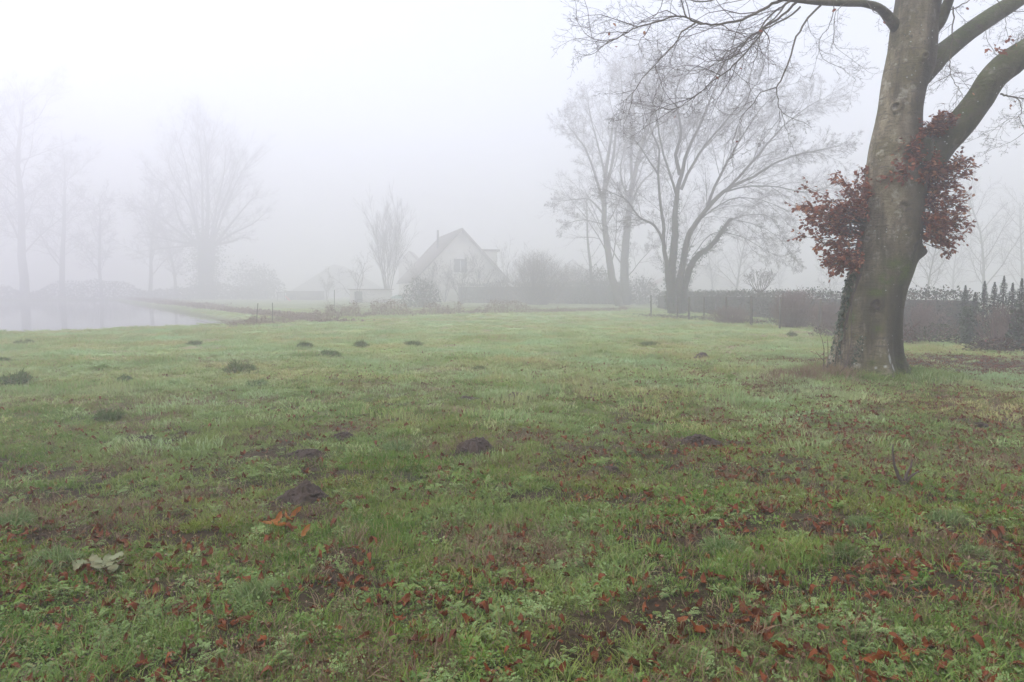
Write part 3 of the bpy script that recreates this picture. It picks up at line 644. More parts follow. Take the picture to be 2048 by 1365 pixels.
part('trunk', V, [Q, i[-1:]], M['bark'], e, smooth=True, attrs={'moss': np.clip(moss, 0, 1).ravel(), 'white': white.ravel(), 'dark': dark.ravel(), 'algae_shade': algae_shade.ravel()})
def limb(P, Rr, name='limb', k=28, sub=8, mossy=.55, nz=.05):
    P = [Vector(p) for p in P]; Q, RR = [], []
    for i in range(len(P)-1):
        a, b_, c_, d_ = P[max(0, i-1)], P[i], P[i+1], P[min(len(P)-1, i+2)]
        for s_ in range(sub):
            t = s_/sub; Q.append(.5*((2*b_)+(c_-a)*t+(2*a-5*b_+4*c_-d_)*t*t+(-a+3*b_-3*c_+d_)*t**3)); RR.append(Rr[i]*(1-t)+Rr[i+1]*t)
    Q.append(P[-1]); RR.append(Rr[-1]); L_ = Lines(); L_.add([tuple(q) for q in Q], RR, k); V, F = L_.geo()
    ctr = np.repeat(np.array([tuple(q) for q in Q]), k, 0); dv = V-ctr; nf = 1+nz*2*(fbm(V[:, 0]*3+V[:, 1], V[:, 2]*3-V[:, 1], 300, 3)-.5)
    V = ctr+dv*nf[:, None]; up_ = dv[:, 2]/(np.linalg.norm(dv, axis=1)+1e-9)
    part(name, V, F, M['bark'], e, smooth=True, attrs={'moss': np.clip(mossy*(.8+.9*up_), 0, 1), 'algae_shade': np.clip(.75-.5*up_, .2, 1), 'white': np.zeros(len(V)), 'dark': np.zeros(len(V))})  # same dark coat, heavier on the limb undersides
    return Q, [nrm(Q[min(i+1, len(Q)-1)]-Q[max(i-1, 0)]) for i in range(len(Q))], RR
px_m = lambda p: p/FPX*BY
L1 = limb([at(1832, 352, 12.8), at(1857, 318, 12.8), at(1880, 290, 12.75), at(1912, 258, 12.6), at(1953, 207, 12.45), at(1985, 158, 12.3), at(2020, 126, 12.2), at(2062, 96, 12.1), at(2130, 40, 12.0), at(2230, -60, 12), at(2330, -200, 12.2)],
          [px_m(30), px_m(33), px_m(30), px_m(27), px_m(25), px_m(24.5), px_m(26), px_m(22), px_m(20), px_m(16), px_m(10)])
L2 = limb([at(1822, 178, 12.85), at(1864, 124, 12.9), at(1890, 102, 13), at(1935, 66, 13.2), at(1985, 32, 13.4), at(2048, -8, 13.6), at(2130, -70, 14), at(2220, -170, 14.4)],
          [px_m(18), px_m(24), px_m(19.5), px_m(17.5), px_m(17.5), px_m(15), px_m(12), px_m(8)])
L3 = limb([at(1866, 62, 12.7), at(1881, 42, 12.6), at(1892, 15, 12.5), at(1901, -10, 12.4), at(1925, -80, 12.2), at(1960, -180, 12)], [px_m(11), px_m(10), px_m(9.5), px_m(8.5), px_m(7), px_m(4)], k=16)
L4 = limb([at(1822, 92, 12.85), at(1784, 44, 12.7), at(1760, 18, 12.3), at(1730, 8, 12.1), at(1695, 7, 11.9), at(1638, 5, 11.6), at(1590, 0, 11.3), at(1540, -6, 11.1), at(1480, -14, 10.9), at(1400, -30, 10.7), at(1310, -60, 10.5)],
          [px_m(12), px_m(10.5), px_m(7.5), px_m(6.3), px_m(5.8), px_m(5), px_m(4.5), px_m(4), px_m(3.5), px_m(3), px_m(1.5)], k=14, mossy=.25)
limb([at(1850, 318, 12.45), at(1853, 300, 12.38), at(1855, 282, 12.32), at(1857, 277, 12.3)], [px_m(15), px_m(12), px_m(10), px_m(7)], 'branch_stub', k=16)
L5 = limb([at(1820, -200, 12.8), at(1780, -320, 12.6), at(1700, -430, 12.2), at(1600, -520, 12)], [.35, .25, .15, .06], k=14)
L6 = limb([at(1850, -260, 12.8), at(1880, -380, 13.2), at(1930, -520, 13.6), at(1960, -640, 13.8)], [.38, .28, .16, .06], k=14)
cfgB = dict(n=[8, 7, 6, 5], wob=[.12, .17, .2, .22], up=[0, -.012, 0, .02], kids=[10, 6, 4], t0=[.15, .1, .12], ang=[.75, .8, .85], len=[.36, .46, .5], k=[6, 5, 4, 3], minr=.0016, rr=.0065, flat=.3, taper=.85, sh=.45)
rd = random.Random(11); out = [Lines(), Lines()]
def br(conv, L_, y0, y1, r0, r1, kids, k=7, jit=.008):
    n_ = len(L_); ln = Lines(); r0 *= .78; r1 *= .7; stem([ln, out[1]], 0, tr(conv, L_, y0, y1), [r0+(r1-r0)*(i/(n_-1))**.8 for i in range(n_)], cfgB, rd, k, kids, 3, jit)
    V, F = ln.geo(); part('branch', V, F, M['branch'], e, smooth=True)
br(zA, [(1990, -10), (1860, 15), (1750, 75), (1650, 130), (1540, 175), (1420, 195), (1320, 205), (1190, 188), (1120, 145), (1030, 142), (870, 185), (700, 230), (610, 275), (510, 325), (380, 335), (300, 280), (190, 130)], 11.3, 9.9, .034, .004, 20)
br(zA, [(640, 250), (560, 265), (400, 275), (290, 235), (180, 120)], 10.2, 9.8, .008, .002, 5)
br(zA, [(490, 330), (370, 430), (250, 470), (170, 485)], 10.1, 9.8, .008, .002, 5)
br(zA, [(1190, 190), (1080, 260), (1030, 350), (960, 430), (860, 530), (760, 640), (680, 750), (600, 840), (590, 900)], 10.4, 9.6, .017, .003, 15)
br(zA, [(680, 760), (655, 880), (640, 940), (605, 1030), (660, 1060)], 9.9, 9.7, .007, .002, 5)
br(zA, [(860, 530), (860, 580), (940, 630), (930, 700), (870, 850)], 10.0, 9.8, .007, .002, 6)
br(zA, [(1120, 145), (1080, 30), (1040, -60)], 10.4, 10.3, .014, .012, 4)
br(zA, [(1970, 10), (1900, 50), (1800, 140), (1720, 250), (1600, 330), (1500, 470), (1410, 490), (1300, 505), (1200, 470), (1070, 400)], 11.4, 10.5, .024, .003, 18)
br(zA, [(2020, 20), (1900, 130), (1760, 220), (1690, 330), (1640, 390), (1560, 480), (1470, 570), (1330, 670), (1220, 770), (1140, 825), (1060, 880), (950, 905), (870, 880), (830, 820)], 11.5, 10.4, .027, .003, 24)
br(zA, [(2048, 60), (1940, 150), (1800, 220), (1660, 290), (1560, 370), (1480, 450), (1440, 480), (1390, 600), (1280, 700)], 11.5, 10.8, .022, .004, 16)
br(zA, [(1990, 0), (1930, 40), (1780, 200), (1700, 290), (1600, 360), (1450, 430), (1330, 540), (1150, 585), (1000, 565)], 11.3, 10.3, .02, .003, 16)
br(zA, [(1720, 280), (1690, 460), (1650, 580), (1640, 720), (1700, 820)], 11.0, 10.7, .010, .002, 9)
br(zA, [(1490, 570), (1560, 640), (1640, 750), (1530, 940), (1380, 900), (1340, 800), (1340, 700)], 10.8, 10.6, .007, .002, 8)
br(z2, [(1140, 20), (1060, 110), (1025, 190), (985, 310), (950, 368)], 11.7, 10.9, .024, .015, 7)
br(z2, [(950, 368), (955, 420), (965, 465), (1000, 490), (1060, 515), (1110, 540)], 10.9, 10.7, .012, .003, 6)
br(z2, [(950, 368), (890, 390), (860, 430), (820, 470), (790, 520), (770, 590), (768, 650), (765, 700)], 10.9, 10.5, .012, .002, 12)
br(z2, [(965, 465), (950, 520), (880, 600), (840, 640)], 10.8, 10.6, .006, .002, 5)
br(z2, [(970, 470), (990, 530), (1015, 610), (1030, 650)], 10.8, 10.6, .006, .002, 4)
br(z2, [(1190, 15), (1180, 90), (1130, 170), (1150, 250), (1230, 290), (1290, 340)], 11.7, 11.2, .010, .002, 8)
br(z2, [(1330, 0), (1350, 40), (1400, 80), (1430, 130), (1440, 190)], 12, 11.6, .010, .002, 6)
br(z2, [(1280, -10), (1200, 50), (1190, 140), (1200, 200), (1290, 270), (1350, 310)], 11.8, 11.3, .009, .002, 8)
br(z2, [(700, -8), (660, 8), (590, 2), (520, -12)], 10.8, 10.6, .016, .010, 8)
br(z2, [(480, -30), (450, 60), (350, 100), (250, 90), (150, 120)], 10.3, 9.9, .008, .002, 9)
# right side
br(zC, [(520, 60), (525, 120), (515, 220), (515, 330), (500, 420), (495, 520), (500, 610), (540, 690), (570, 740), (600, 800), (625, 870)], 12.6, 11.9, .018, .005, 12)
br(zC, [(500, 620), (440, 650), (360, 690), (310, 740), (290, 800)], 12.2, 12.0, .010, .002, 6)
br(zC, [(570, 740), (550, 850), (545, 920)], 12.0, 11.9, .007, .002, 4)
br(zC, [(400, 130), (480, 100), (560, 60), (660, 0), (760, -60)], 12.6, 12.2, .016, .012, 6)
br(zC, [(915, 780), (960, 790), (1010, 805), (1060, 805), (1140, 820), (1260, 860)], 12.2, 11.7, .022, .010, 12)
br(zC, [(1035, 810), (1080, 870), (1085, 940), (1050, 970), (950, 1010), (860, 1070), (780, 1160)], 12.0, 11.5, .012, .002, 12)
br(zC, [(1060, 960), (1090, 1040), (1160, 1100), (1250, 1120)], 11.8, 11.6, .008, .002, 6)
br(zC, [(1110, 1100), (1000, 1170), (860, 1230), (760, 1280)], 11.7, 11.4, .006, .002, 7)
br(zC, [(880, -10), (910, 40), (940, 130), (960, 200), (970, 290), (1020, 340), (1100, 300)], 12.8, 12.4, .010, .003, 9)
br(zC, [(900, 520), (890, 470), (850, 420), (800, 300), (760, 220)], 12.2, 12.0, .009, .003, 7)
br(zC, [(905, 515), (950, 470), (1010, 390), (1060, 320), (1109, 250), (1180, 180)], 12.2, 11.8, .009, .004, 9)
br(zC, [(700, 790), (640, 720), (560, 640), (450, 590), (380, 560)], 12.3, 12.0, .006, .002, 8)
br(zC, [(760, 700), (700, 620), (560, 600), (500, 560)], 12.3, 12.5, .006, .002, 6)
br(zC, [(460, 1290), (560, 1200), (680, 1160), (760, 1120)], 12.5, 12.3, .006, .002, 5)
br(zC, [(540, 80), (620, 180), (740, 210), (820, 250)], 12.6, 12.9, .005, .002, 8)
# crown above the frame
for Lq, kd in ((L1, 7), (L2, 7), (L3, 5), (L4, 8), (L5, 8), (L6, 8)):
    Q_, D_, R_ = Lq; h_ = len(Q_)//2; c2 = dict(cfgB); c2['kids'] = [kd, 6, 4]; c2['t0'] = [.0, .1, .1]; c2['up'] = [0, .03, .01, .02]
    spawn([out[1]]*4, [tuple(q) for q in Q_[h_:]], D_[h_:], 4.2, .05, 0, c2, rd)
V, F = out[1].geo(); part('twigs', V, F, M['twig'], e)
# leafy shoots
def inpoly(p, pol):
    x_, y_ = p; c_ = False; j = len(pol)-1
    for i in range(len(pol)):
        xi, yi = pol[i]; xj, yj = pol[j]
        if (yi > y_) != (yj > y_) and x_ < (xj-xi)*(y_-yi)/(yj-yi)+xi: c_ = not c_
        j = i
    return c_
def tuft(pol, root_fn, nsh, depth, seed, dens=1.0):
    rd = random.Random(seed); SL = Lines(); P_, D_, N_, S_ = [], [], [], []; xs_ = [p[0] for p in pol]; ys_ = [p[1] for p in pol]
    def leaves(P, s0):
        for i in range(s0, len(P)-1):
            for h_ in range(2):
                t = rd.random(); p = tuple(P[i][j]*(1-t)+P[i+1][j]*t for j in range(3)); a = nrm(tuple(P[i+1][j]-P[i][j] for j in range(3)))
                dd = side(a, (i*3.14+rd.gauss(0, .6)), .8+rd.gauss(0, .3)); dd = (dd[0], dd[1], dd[2]-.15-.3*rd.random())
                q = at(*[0, 0][:0] or (0, 0), 1) if False else p
                P_.append(q); D_.append(dd); N_.append((rd.gauss(0, .4), rd.gauss(0, .4)-.45, 1)); S_.append(.05+.04*rd.random())
    def ok(p):
        k_ = p[1]/1.0; u_ = (682.5-0)
        # back to photograph pixels
        c_, s_ = math.cos(TILT), math.sin(TILT); yy = p[1]*c_-(p[2]-CAMH)*s_; zz = p[1]*s_+(p[2]-CAMH)*c_
        return inpoly((1024+p[0]/yy*FPX, 682.5-zz/yy*FPX), pol)
    n_ = 0; tries = 0
    while n_ < nsh and tries < nsh*30:
        tries += 1; tx, ty = rd.uniform(min(xs_), max(xs_)), rd.uniform(min(ys_), max(ys_))
        if not inpoly((tx, ty), pol): continue
        n_ += 1; r_ = root_fn(tx, ty); T = at(tx, ty, r_.y+rd.uniform(-depth, depth)); L_ = (T-r_).length; mid = (r_+T)*.5+Vector((0, 0, -.03*L_))
        P = [tuple(r_), tuple(r_.lerp(mid, .5)+Vector((rd.gauss(0, .02), rd.gauss(0, .03), 0))), tuple(mid), tuple(mid.lerp(T, .5)+Vector((rd.gauss(0, .02), rd.gauss(0, .03), .02))), tuple(T)]
        SL.add(P, [.009, .0075, .006, .004, .002], 4); leaves(P, 2)
        for q in range(int(8*dens)):
            t = .35+.65*rd.random(); f = t*4; a = min(3, int(f)); f -= a; p = tuple(P[a][j]*(1-f)+P[a+1][j]*f for j in range(3)); dd = nrm(tuple(P[a+1][j]-P[a][j] for j in range(3)))
            d2 = nrm(tuple(v_+w_ for v_, w_ in zip(side(dd, rd.random()*6.28, .8), (0, 0, .1)))); l2 = .09+.16*rd.random()
            P2 = [p]+[tuple(p[j]+d2[j]*l2*s_ for j in range(3)) for s_ in (.33, .66, 1)]
            if not ok(P2[-1]) and rd.random() < .3: continue
            SL.add(P2, [.003, .0025, .002, .0012], 3); leaves(P2, 0)
    return SL, scatter_leaves(P_, D_, N_, S_)
polL = [zB(*p) for p in [(60, 345), (150, 300), (210, 235), (300, 270), (390, 240), (370, 140), (440, 90), (480, 200), (550, 230), (550, 160), (635, 110), (640, 250), (625, 420), (600, 560), (560, 800), (490, 850), (370, 865), (280, 780), (330, 740), (210, 720), (190, 650), (110, 600), (180, 560), (140, 480), (80, 465), (130, 410)]]
polR = [zB(*p) for p in [(1010, 40), (1200, 60), (1360, 30), (1390, 150), (1230, 220), (1320, 290), (1280, 340), (1340, 400), (1290, 460), (1350, 520), (1340, 610), (1200, 600), (1240, 660), (1220, 725), (1100, 690), (1010, 690), (950, 640), (960, 540), (1010, 440), (990, 250), (1040, 200)]]
polM = [zB(*p) for p in [(830, -30), (900, -50), (1040, -10), (1180, 60), (1080, 200), (1010, 240), (850, 230), (820, 190), (710, 190), (730, 165), (840, 160), (850, 110), (760, 80), (840, 60)]]
polU = [zC(*p) for p in [(240, 1050), (290, 1070), (330, 1000), (400, 950), (470, 890), (550, 910), (545, 960), (480, 1040), (400, 1070), (350, 1140), (270, 1110)]]
def bx_(py): i = int(np.argmin(np.abs(H-at(1750, py, BY).z))); return cx_[i], rr_[i], H[i]
def rootL(tx, ty):
    c_, r_, z_ = bx_(min(545, max(360, ty*.5+245))); return Vector((c_-r_*.93, BY-.1, z_))
def rootR(tx, ty):
    c_, r_, z_ = bx_(min(495, max(330, ty*.6+170))); return Vector((c_+r_*.93, BY-.1, z_))
def rootM(tx, ty):
    c_, r_, z_ = bx_(min(360, max(300, ty*.5+165))); return Vector((c_+r_*.55, BY-r_*.80, z_))
def rootU(tx, ty): return at(1857, 282, 12.35)
for nm, pol, rf, ns, dp, sdn in (('left', polL, rootL, 100, .5, 1), ('right', polR, rootR, 88, .5, 2), ('mid', polM, rootM, 42, .16, 3), ('up', polU, rootU, 20, .1, 4)):
    sl_, (V, F) = tuft(pol, rf, ns, dp, sdn)
    o = part('leaf_tuft', V, F, M['leaf_beech'], e); V, F = sl_.geo(); V = V-np.array(e.location)
    mesh_obj('shoots', V, F, M['twig'], o)
# a few leaves that hung on among the bare twigs
P_, D_, N_, S_ = [], [], [], []
for cv, pt in ([(zC, p) for p in [(640, 70), (860, 385), (880, 400), (830, 415), (905, 430), (940, 415), (965, 425), (1025, 385), (950, 320), (985, 320), (1010, 318), (985, 870), (1070, 1055), (1025, 825), (680, 790), (800, 405)]]+[(zA, p) for p in [(1697, 238), (1525, 555), (1350, 630), (1015, 955), (1540, 1155), (750, 258), (500, 190), (550, 370), (463, 262)]]+[(z2, p) for p in [(1210, 45), (1415, 88)]]):
    for q in range(3 if cv is zC and 780 < pt[0] < 1000 else 1):
        P_.append(tuple(at(*cv(*pt), 12 if cv is zC else 10.6)+Vector((rng.normal(0, .03), 0, rng.normal(0, .02))))); D_.append((rng.normal(0, 1), rng.normal(0, .5), -.6)); N_.append((rng.normal(0, .5), -1, .3)); S_.append(.055+.02*rng.random())
V, F = scatter_leaves(P_, D_, N_, S_); part('last_leaves', V, F, M['leaf_beech'], e)
# ivy up the left side
P_, D_, N_, S_ = [], [], [], []; IL = Lines(); ir = np.random.default_rng(5)
def trunk_pt(py, a, off=0.0):
    z_ = at(1750, py, BY).z; i = int(np.argmin(np.abs(H-z_))); j = int((a % (2*math.pi))/(2*math.pi)*nA) % nA; r_ = RRm[i, j]+off
    return np.array((cx_[i]+r_*math.cos(a), BY+r_*math.sin(a)*.96, H[i])), np.array((math.cos(a), math.sin(a), .1))
for py in np.arange(548, 748, 1.1):
    for q in range(3 if py < 655 else 1):
        a = math.pi+.16+ir.normal(0, .10); p, nn = trunk_pt(py+ir.normal(0, 3), a, .01+.05*ir.random()); P_.append(p); D_.append((ir.normal(0, .6)-.2, ir.normal(0, .4)-.2, -.7)); N_.append(nn+ir.normal(0, .35, 3)); S_.append(.05+.035*ir.random())
for py in np.arange(668, 748, 1.0):
    a = math.pi+.92-(py-668)/80*.30+ir.normal(0, .07); p, nn = trunk_pt(py, a, .012); P_.append(p); D_.append((ir.normal(0, .6), -.1, -.7)); N_.append(nn+ir.normal(0, .2, 3)); S_.append(.03+.02*ir.random())
for k_ in range(5):
    IL.add([tuple(trunk_pt(py, math.pi+.3+.1*math.sin(py/30+k_)+.06*k_, .006)[0]) for py in np.linspace(775, 550, 24)], [.008]*24, 4)
V, F = scatter_leaves(P_, D_, N_, S_); ei = empty('ivy', (5.95, BY-.1, .05), 'dark ivy climbing the left side of the huge beech', 'ivy')
part('ivy_leaves', V, F, M['ivy'], ei); V, F = IL.geo(); part('ivy_stem', V, F, M['twig'], ei)
# saplings at the foot
def whip(lines_px, Y, label, name='bare_sapling', r0=.006, m_=None, cat='sapling', grp=None):
    L_ = Lines(); b0 = at(*lines_px[0][0], Y)
    for ln in lines_px: 
        n_ = len(ln); L_.add([tuple(at(*p, Y)) for p in ln], [r0*(1-.75*i/(n_-1)) for i in range(n_)], 5)
    b0.z = float(terr(b0.x, b0.y)); V, F = L_.geo(); o = mesh_obj(name, V, F, m_ or M['twig'], loc=tuple(b0), smooth=True); return tag(o, label, cat, grp)
f6 = lambda x_, y_: (1600+x_/4.55, 500+y_/4.55)
whip([[f6(215, 1130), f6(218, 900), f6(200, 810), f6(170, 750)], [f6(250, 1130), f6(255, 950), f6(252, 850), f6(245, 790)], [f6(215, 1010), f6(170, 960), f6(140, 920)]], 12.5, 'thin bare twin stemmed sapling at the left foot of the beech', r0=.009)
whip([[f6(890, 1080), f6(900, 950), f6(930, 800), f6(980, 740), f6(1050, 690), f6(1100, 640)], [f6(885, 920), f6(915, 830), f6(960, 750), f6(930, 700), (1804, 643), (1798, 632)], [f6(890, 640), f6(915, 570), f6(950, 530), f6(995, 510)]], 13.0, 'reddish bare sapling at the right side of the beech trunk', r0=.01, m_=M['red_twig'])
whip([[f6(905, 1090), f6(930, 1030), f6(965, 970), f6(1000, 940)], [f6(935, 1020), f6(920, 980)]], 12.6, 'short forked twig sprouting from the right root of the beech', r0=.007)
whip([[f6(330, 1150), f6(420, 1050), f6(500, 920), f6(560, 850), f6(590, 800)], [f6(420, 1050), f6(480, 940), f6(540, 900)]], 12.05, 'slender twig leaning across the beech trunk', r0=.006)
z5 = lambda x_, y_: (1200+x_/2.415, 700+y_/2.415)
V0 = gp(*z5(1465, 645))
whip([[z5(1466, 650), z5(1440, 610), z5(1420, 555), z5(1413, 490), z5(1415, 455)], [z5(1466, 650), z5(1480, 600), z5(1500, 565), z5(1508, 530)], [z5(1466, 650), z5(1500, 610), z5(1540, 585)]], V0.y, 'dark three pronged bare stick standing in the grass right of centre', 'bare_stick', .017, cat='stick')
whip([[(1722, 1420), (1718, 1350), (1700, 1312), (1680, 1288), (1655, 1275)], [(1722, 1420), (1712, 1350), (1706, 1325)], [(1712, 1400), (1690, 1365), (1672, 1340)]], 1.75, 'curved reddish dead stalk rising at the bottom right edge', 'dead_stalk', .0032, M['drygrass'], 'stalk')
whip([[(1700, 1420), (1728, 1340), (1733, 1330)], [(1824, 1420), (1812, 1340), (1806, 1322)]], 1.8, 'pair of thin straw stalks at the bottom edge beside the curved one', 'dead_stalk', .0026, M['drygrass'], 'stalk')
whip([[(690, 1130), (745, 1128), (805, 1116), (842, 1105)]], gp(760, 1132).y, 'long thin brown twig lying before the red leaves, left of centre', 'fallen_twig', .004, cat='twig')
whip([[(1007, 1098), (1060, 1101), (1120, 1100), (1150, 1097)]], gp(1080, 1104).y, 'long straight twig lying in the middle foreground', 'fallen_twig', .004, cat='twig')
whip([[(182, 1040), (210, 1040), (254, 1042)]], gp(215, 1045).y, 'pale short stalk lying in the left foreground', 'fallen_twig', .004, M['drygrass'], cat='twig')

# ---------------------------------------------------------------- generic trees
def cfg(**k):
    c_ = dict(n=[9, 8, 6, 5], wob=[.05, .1, .15, .2], up=[.02, .05, .03, .02], kids=[13, 10, 8], t0=[.3, .2, .15], ang=[.7, .65, .7], len=[.5, .45, .45], k=[8, 5, 3, 3], minr=.005, rr=.011, taper=.8, sh=.5); c_.update(k); return c_
def std_tree(name, base, H_, r, c_, seed, label, cat='tree', group=None, lean=(0, 0), mats=None, multi=1, spread=0.0, b3=None):
    rd = random.Random(seed); o3 = [Lines(), Lines()]; lv = [o3[0], o3[1]]; k0 = fs(base[1]); base = far_pt(base); H_ *= k0; r *= k0; c_ = dict(c_); c_['minr'] *= k0
    for k_ in range(multi):
        a = k_*6.28/multi+rd.random(); d0 = nrm((lean[0]+spread*math.cos(a)*rd.uniform(.4, 1.1), lean[1]+spread*math.sin(a)*rd.uniform(.4, 1.1), 1))
        grow(lv, (base[0], base[1], base[2]-.1), d0, H_*(1 if multi == 1 else rd.uniform(.75, 1)), r*(1 if multi == 1 else rd.uniform(.5, 1)), 0, c_, rd)
    return tree_obj(name, base, label, cat, group, o3, mats or (M['far_bark'], M['far_twig']))
def far_pt(b_):
    k_ = fs(b_[1]); return Vector((b_[0]*k_, b_[1]*k_, float(terr(b_[0]*k_, b_[1]*k_))))
def ground(px, Y):
    x_ = (px-1024)/FPX*Y; return Vector((x_, Y, float(terr(x_, Y))))
def ivy_on(lines, n_per_m, off, sz, label, name='ivy', seed=1, base=None, m_=None):
    ir = np.random.default_rng(seed); P_, D_, N_, S_ = [], [], [], []
    for Q_, RR in lines:
        for i in range(len(Q_)-1):
            L_ = (Q_[i+1]-Q_[i]).length; ax = (Q_[i+1]-Q_[i]).normalized()
            for q in range(int(L_*n_per_m)):
                t = ir.random(); p = Q_[i].lerp(Q_[i+1], t); a = ir.random()*6.28; nn = Vector(side(tuple(ax), a, math.pi/2)); r_ = RR[i]*.9+off*abs(ir.normal(.5, .6))
                P_.append(tuple(p+nn*r_)); D_.append((ir.normal(0, .7)+nn.x*.4, ir.normal(0, .7)+nn.y*.4, -.5)); N_.append((nn.x+ir.normal(0, .4), nn.y+ir.normal(0, .4), nn.z+.4)); S_.append(sz*(.7+.6*ir.random()))
    V, F = scatter_leaves(P_, D_, N_, S_, True); o = mesh_obj(name, V, F, m_ or M['ivy'], loc=tuple(base)); return tag(o, label, 'ivy')

# forked ivy-clad tree in the middle distance
YM = 50.0; z3 = lambda x_, y_: (1050+x_/3.15, 350+y_/3.15)
cM = cfg(n=[8, 8, 6, 5, 4], wob=[.05, .09, .13, .18, .2], up=[.03, .0, .0, .0, 0], kids=[11, 9, 8, 6], t0=[.15, .12, .1, .1], ang=[.5, .55, .6, .6], len=[.42, .46, .50, .55], minr=.0036, rr=.0065, k=[6, 5, 3, 3, 3], sh=.4)
rd = random.Random(21); om = [Lines(), Lines()]; iv = []
b0 = gp(1350, 640); b0 = Vector((at(1350, 640, YM).x, YM, float(terr(b0.x, YM))))
def st3(L_, r0, r1, kids, conv=z3, dy=0, ivy_n=0, zig=.02):
    r0 *= .80; r1 *= .62; n_ = len(L_); P_ = [at(*conv(*p), YM+dy*i/(n_-1)) for i, p in enumerate(L_)]; Rr = [r0+(r1-r0)*i/(n_-1) for i in range(n_)]
    Q_, D_, Ln = stem(om, 0, P_, Rr, cM, rd, 9, kids, 3, zig)
    if ivy_n: iv.append(([Vector(q) for q in P_[:ivy_n]], Rr[:ivy_n]))
idn = lambda x_, y_: (x_, y_)
st3([(945, 930), (930, 860), (918, 780), (925, 600), (935, 480), (945, 380), (945, 280), (955, 150), (985, 0)], .52, .22, 5, ivy_n=8)
st3([(1360, 350), (1352, 310), (1362, 260), (1350, 190), (1372, 130)], .19, .04, 14, conv=idn, dy=-1)
st3([(1363, 350), (1376, 300), (1405, 240), (1428, 180), (1452, 120)], .18, .04, 18, conv=idn, dy=1.5)
st3([(1362, 380), (1385, 330), (1428, 270), (1475, 215), (1520, 160)], .15, .03, 18, conv=idn, dy=-2)
st3([(1356, 400), (1340, 350), (1322, 290), (1312, 230), (1290, 170)], .13, .03, 14, conv=idn, dy=-1.5)
st3([(955, 900), (960, 780), (985, 600), (1020, 420), (1060, 330), (1140, 220), (1250, 110), (1350, 50), (1450, 10)], .36, .13, 8, dy=-1, ivy_n=4)
st3([(1510, 353), (1545, 330), (1590, 312), (1640, 300), (1682, 292)], .12, .02, 16, conv=idn, dy=-2)
st3([(1450, 383), (1500, 330), (1550, 270), (1600, 225), (1640, 200)], .13, .02, 18, conv=idn, dy=1)
st3([(1412, 420), (1440, 350), (1475, 290), (1520, 220), (1570, 170)], .14, .02, 18, conv=idn, dy=-1)
st3([(1447, 385), (1500, 372), (1560, 375), (1610, 385), (1660, 375)], .09, .02, 15, conv=idn, dy=2)
st3([(1372, 490), (1400, 440), (1460, 400), (1520, 400), (1580, 425)], .08, .02, 12, conv=idn, dy=-2)
st3([(985, 880), (1010, 700), (1050, 560), (1100, 500), (1180, 435), (1230, 370), (1270, 310), (1300, 275)], .34, .17, 3, dy=1, ivy_n=7)
st3([(1463, 440), (1500, 447), (1550, 470), (1590, 520)], .04, .01, 8, conv=idn)
st3([(1460, 440), (1500, 430), (1540, 435), (1565, 470)], .04, .01, 8, conv=idn)
st3([(1385, 512), (1420, 470), (1470, 470), (1530, 500), (1565, 515)], .04, .01, 8, conv=idn, dy=-2)
st3([(925, 900), (905, 700), (888, 550), (872, 440), (872, 300), (855, 200), (838, 0)], .26, .12, 5, ivy_n=3)
st3([(1316, 350), (1318, 300), (1300, 250), (1310, 190), (1330, 150)], .11, .02, 14, conv=idn, dy=1)
st3([(1316, 350), (1290, 310), (1262, 270), (1240, 250)], .08, .02, 9, conv=idn, dy=-1)
st3([(885, 470), (850, 370), (800, 310), (740, 280), (680, 220), (640, 160), (560, 120), (500, 95)], .13, .03, 12, dy=-1.5)
st3([(820, 320), (760, 290), (690, 285), (600, 290)], .06, .02, 7, dy=1)
em = tree_obj('forked_tree', b0, 'big bare many stemmed tree with ivied stems and one sawn off arm', 'tree', 'bare trees in the fog', om, (M['far_bark'], M['far_twig']))
ivy_on(iv, 110, .16, .13, 'dark ivy wrapping the stems of the many stemmed tree with the sawn off arm', seed=3, base=b0)

# pair of tall trees behind it
YP = 52.0
def traced(lines, Y, base_px, label, cfg_, seed, name='tall_tree', mats=None, ivy=None, group='bare trees in the fog', dyr=2.0):
    rd = random.Random(seed); o3 = [Lines(), Lines()]; ivl = []; k0 = fs(Y); Y = fy(Y); cfg_ = dict(cfg_); cfg_['minr'] *= k0
    b_ = ground(base_px, Y)
    for L_, r0, r1, kids, ivn in lines:
        n_ = len(L_); dy = rd.uniform(-dyr, dyr) if L_ is not lines[0][0] else 0; P_ = [at(*p, Y+dy*i/(n_-1)) for i, p in enumerate(L_)]; Rr = [k0*.8*(r0+(r1*.7-r0)*i/(n_-1)) for i in range(n_)]
        stem(o3, 0, P_, Rr, cfg_, rd, 8, kids, 3, .03)
        if ivn: ivl.append((P_[:ivn], Rr[:ivn]))
    e_ = tree_obj(name, b_, label, 'tree', group, o3, mats or (M['far_bark'], M['far_twig']))
    if ivy: ivy_on(ivl, 90, .2, .16, ivy, seed=seed, base=b_)
cP = cfg(n=[8, 8, 6, 5, 4], wob=[.05, .1, .14, .2, .2], up=[.03, .02, .0, .0, 0], kids=[11, 9, 8, 6], t0=[.2, .15, .1, .1], ang=[.6, .65, .7, .7], len=[.42, .46, .5, .55], k=[8, 5, 3, 3, 3], minr=.0038, rr=.0072, sh=.4)
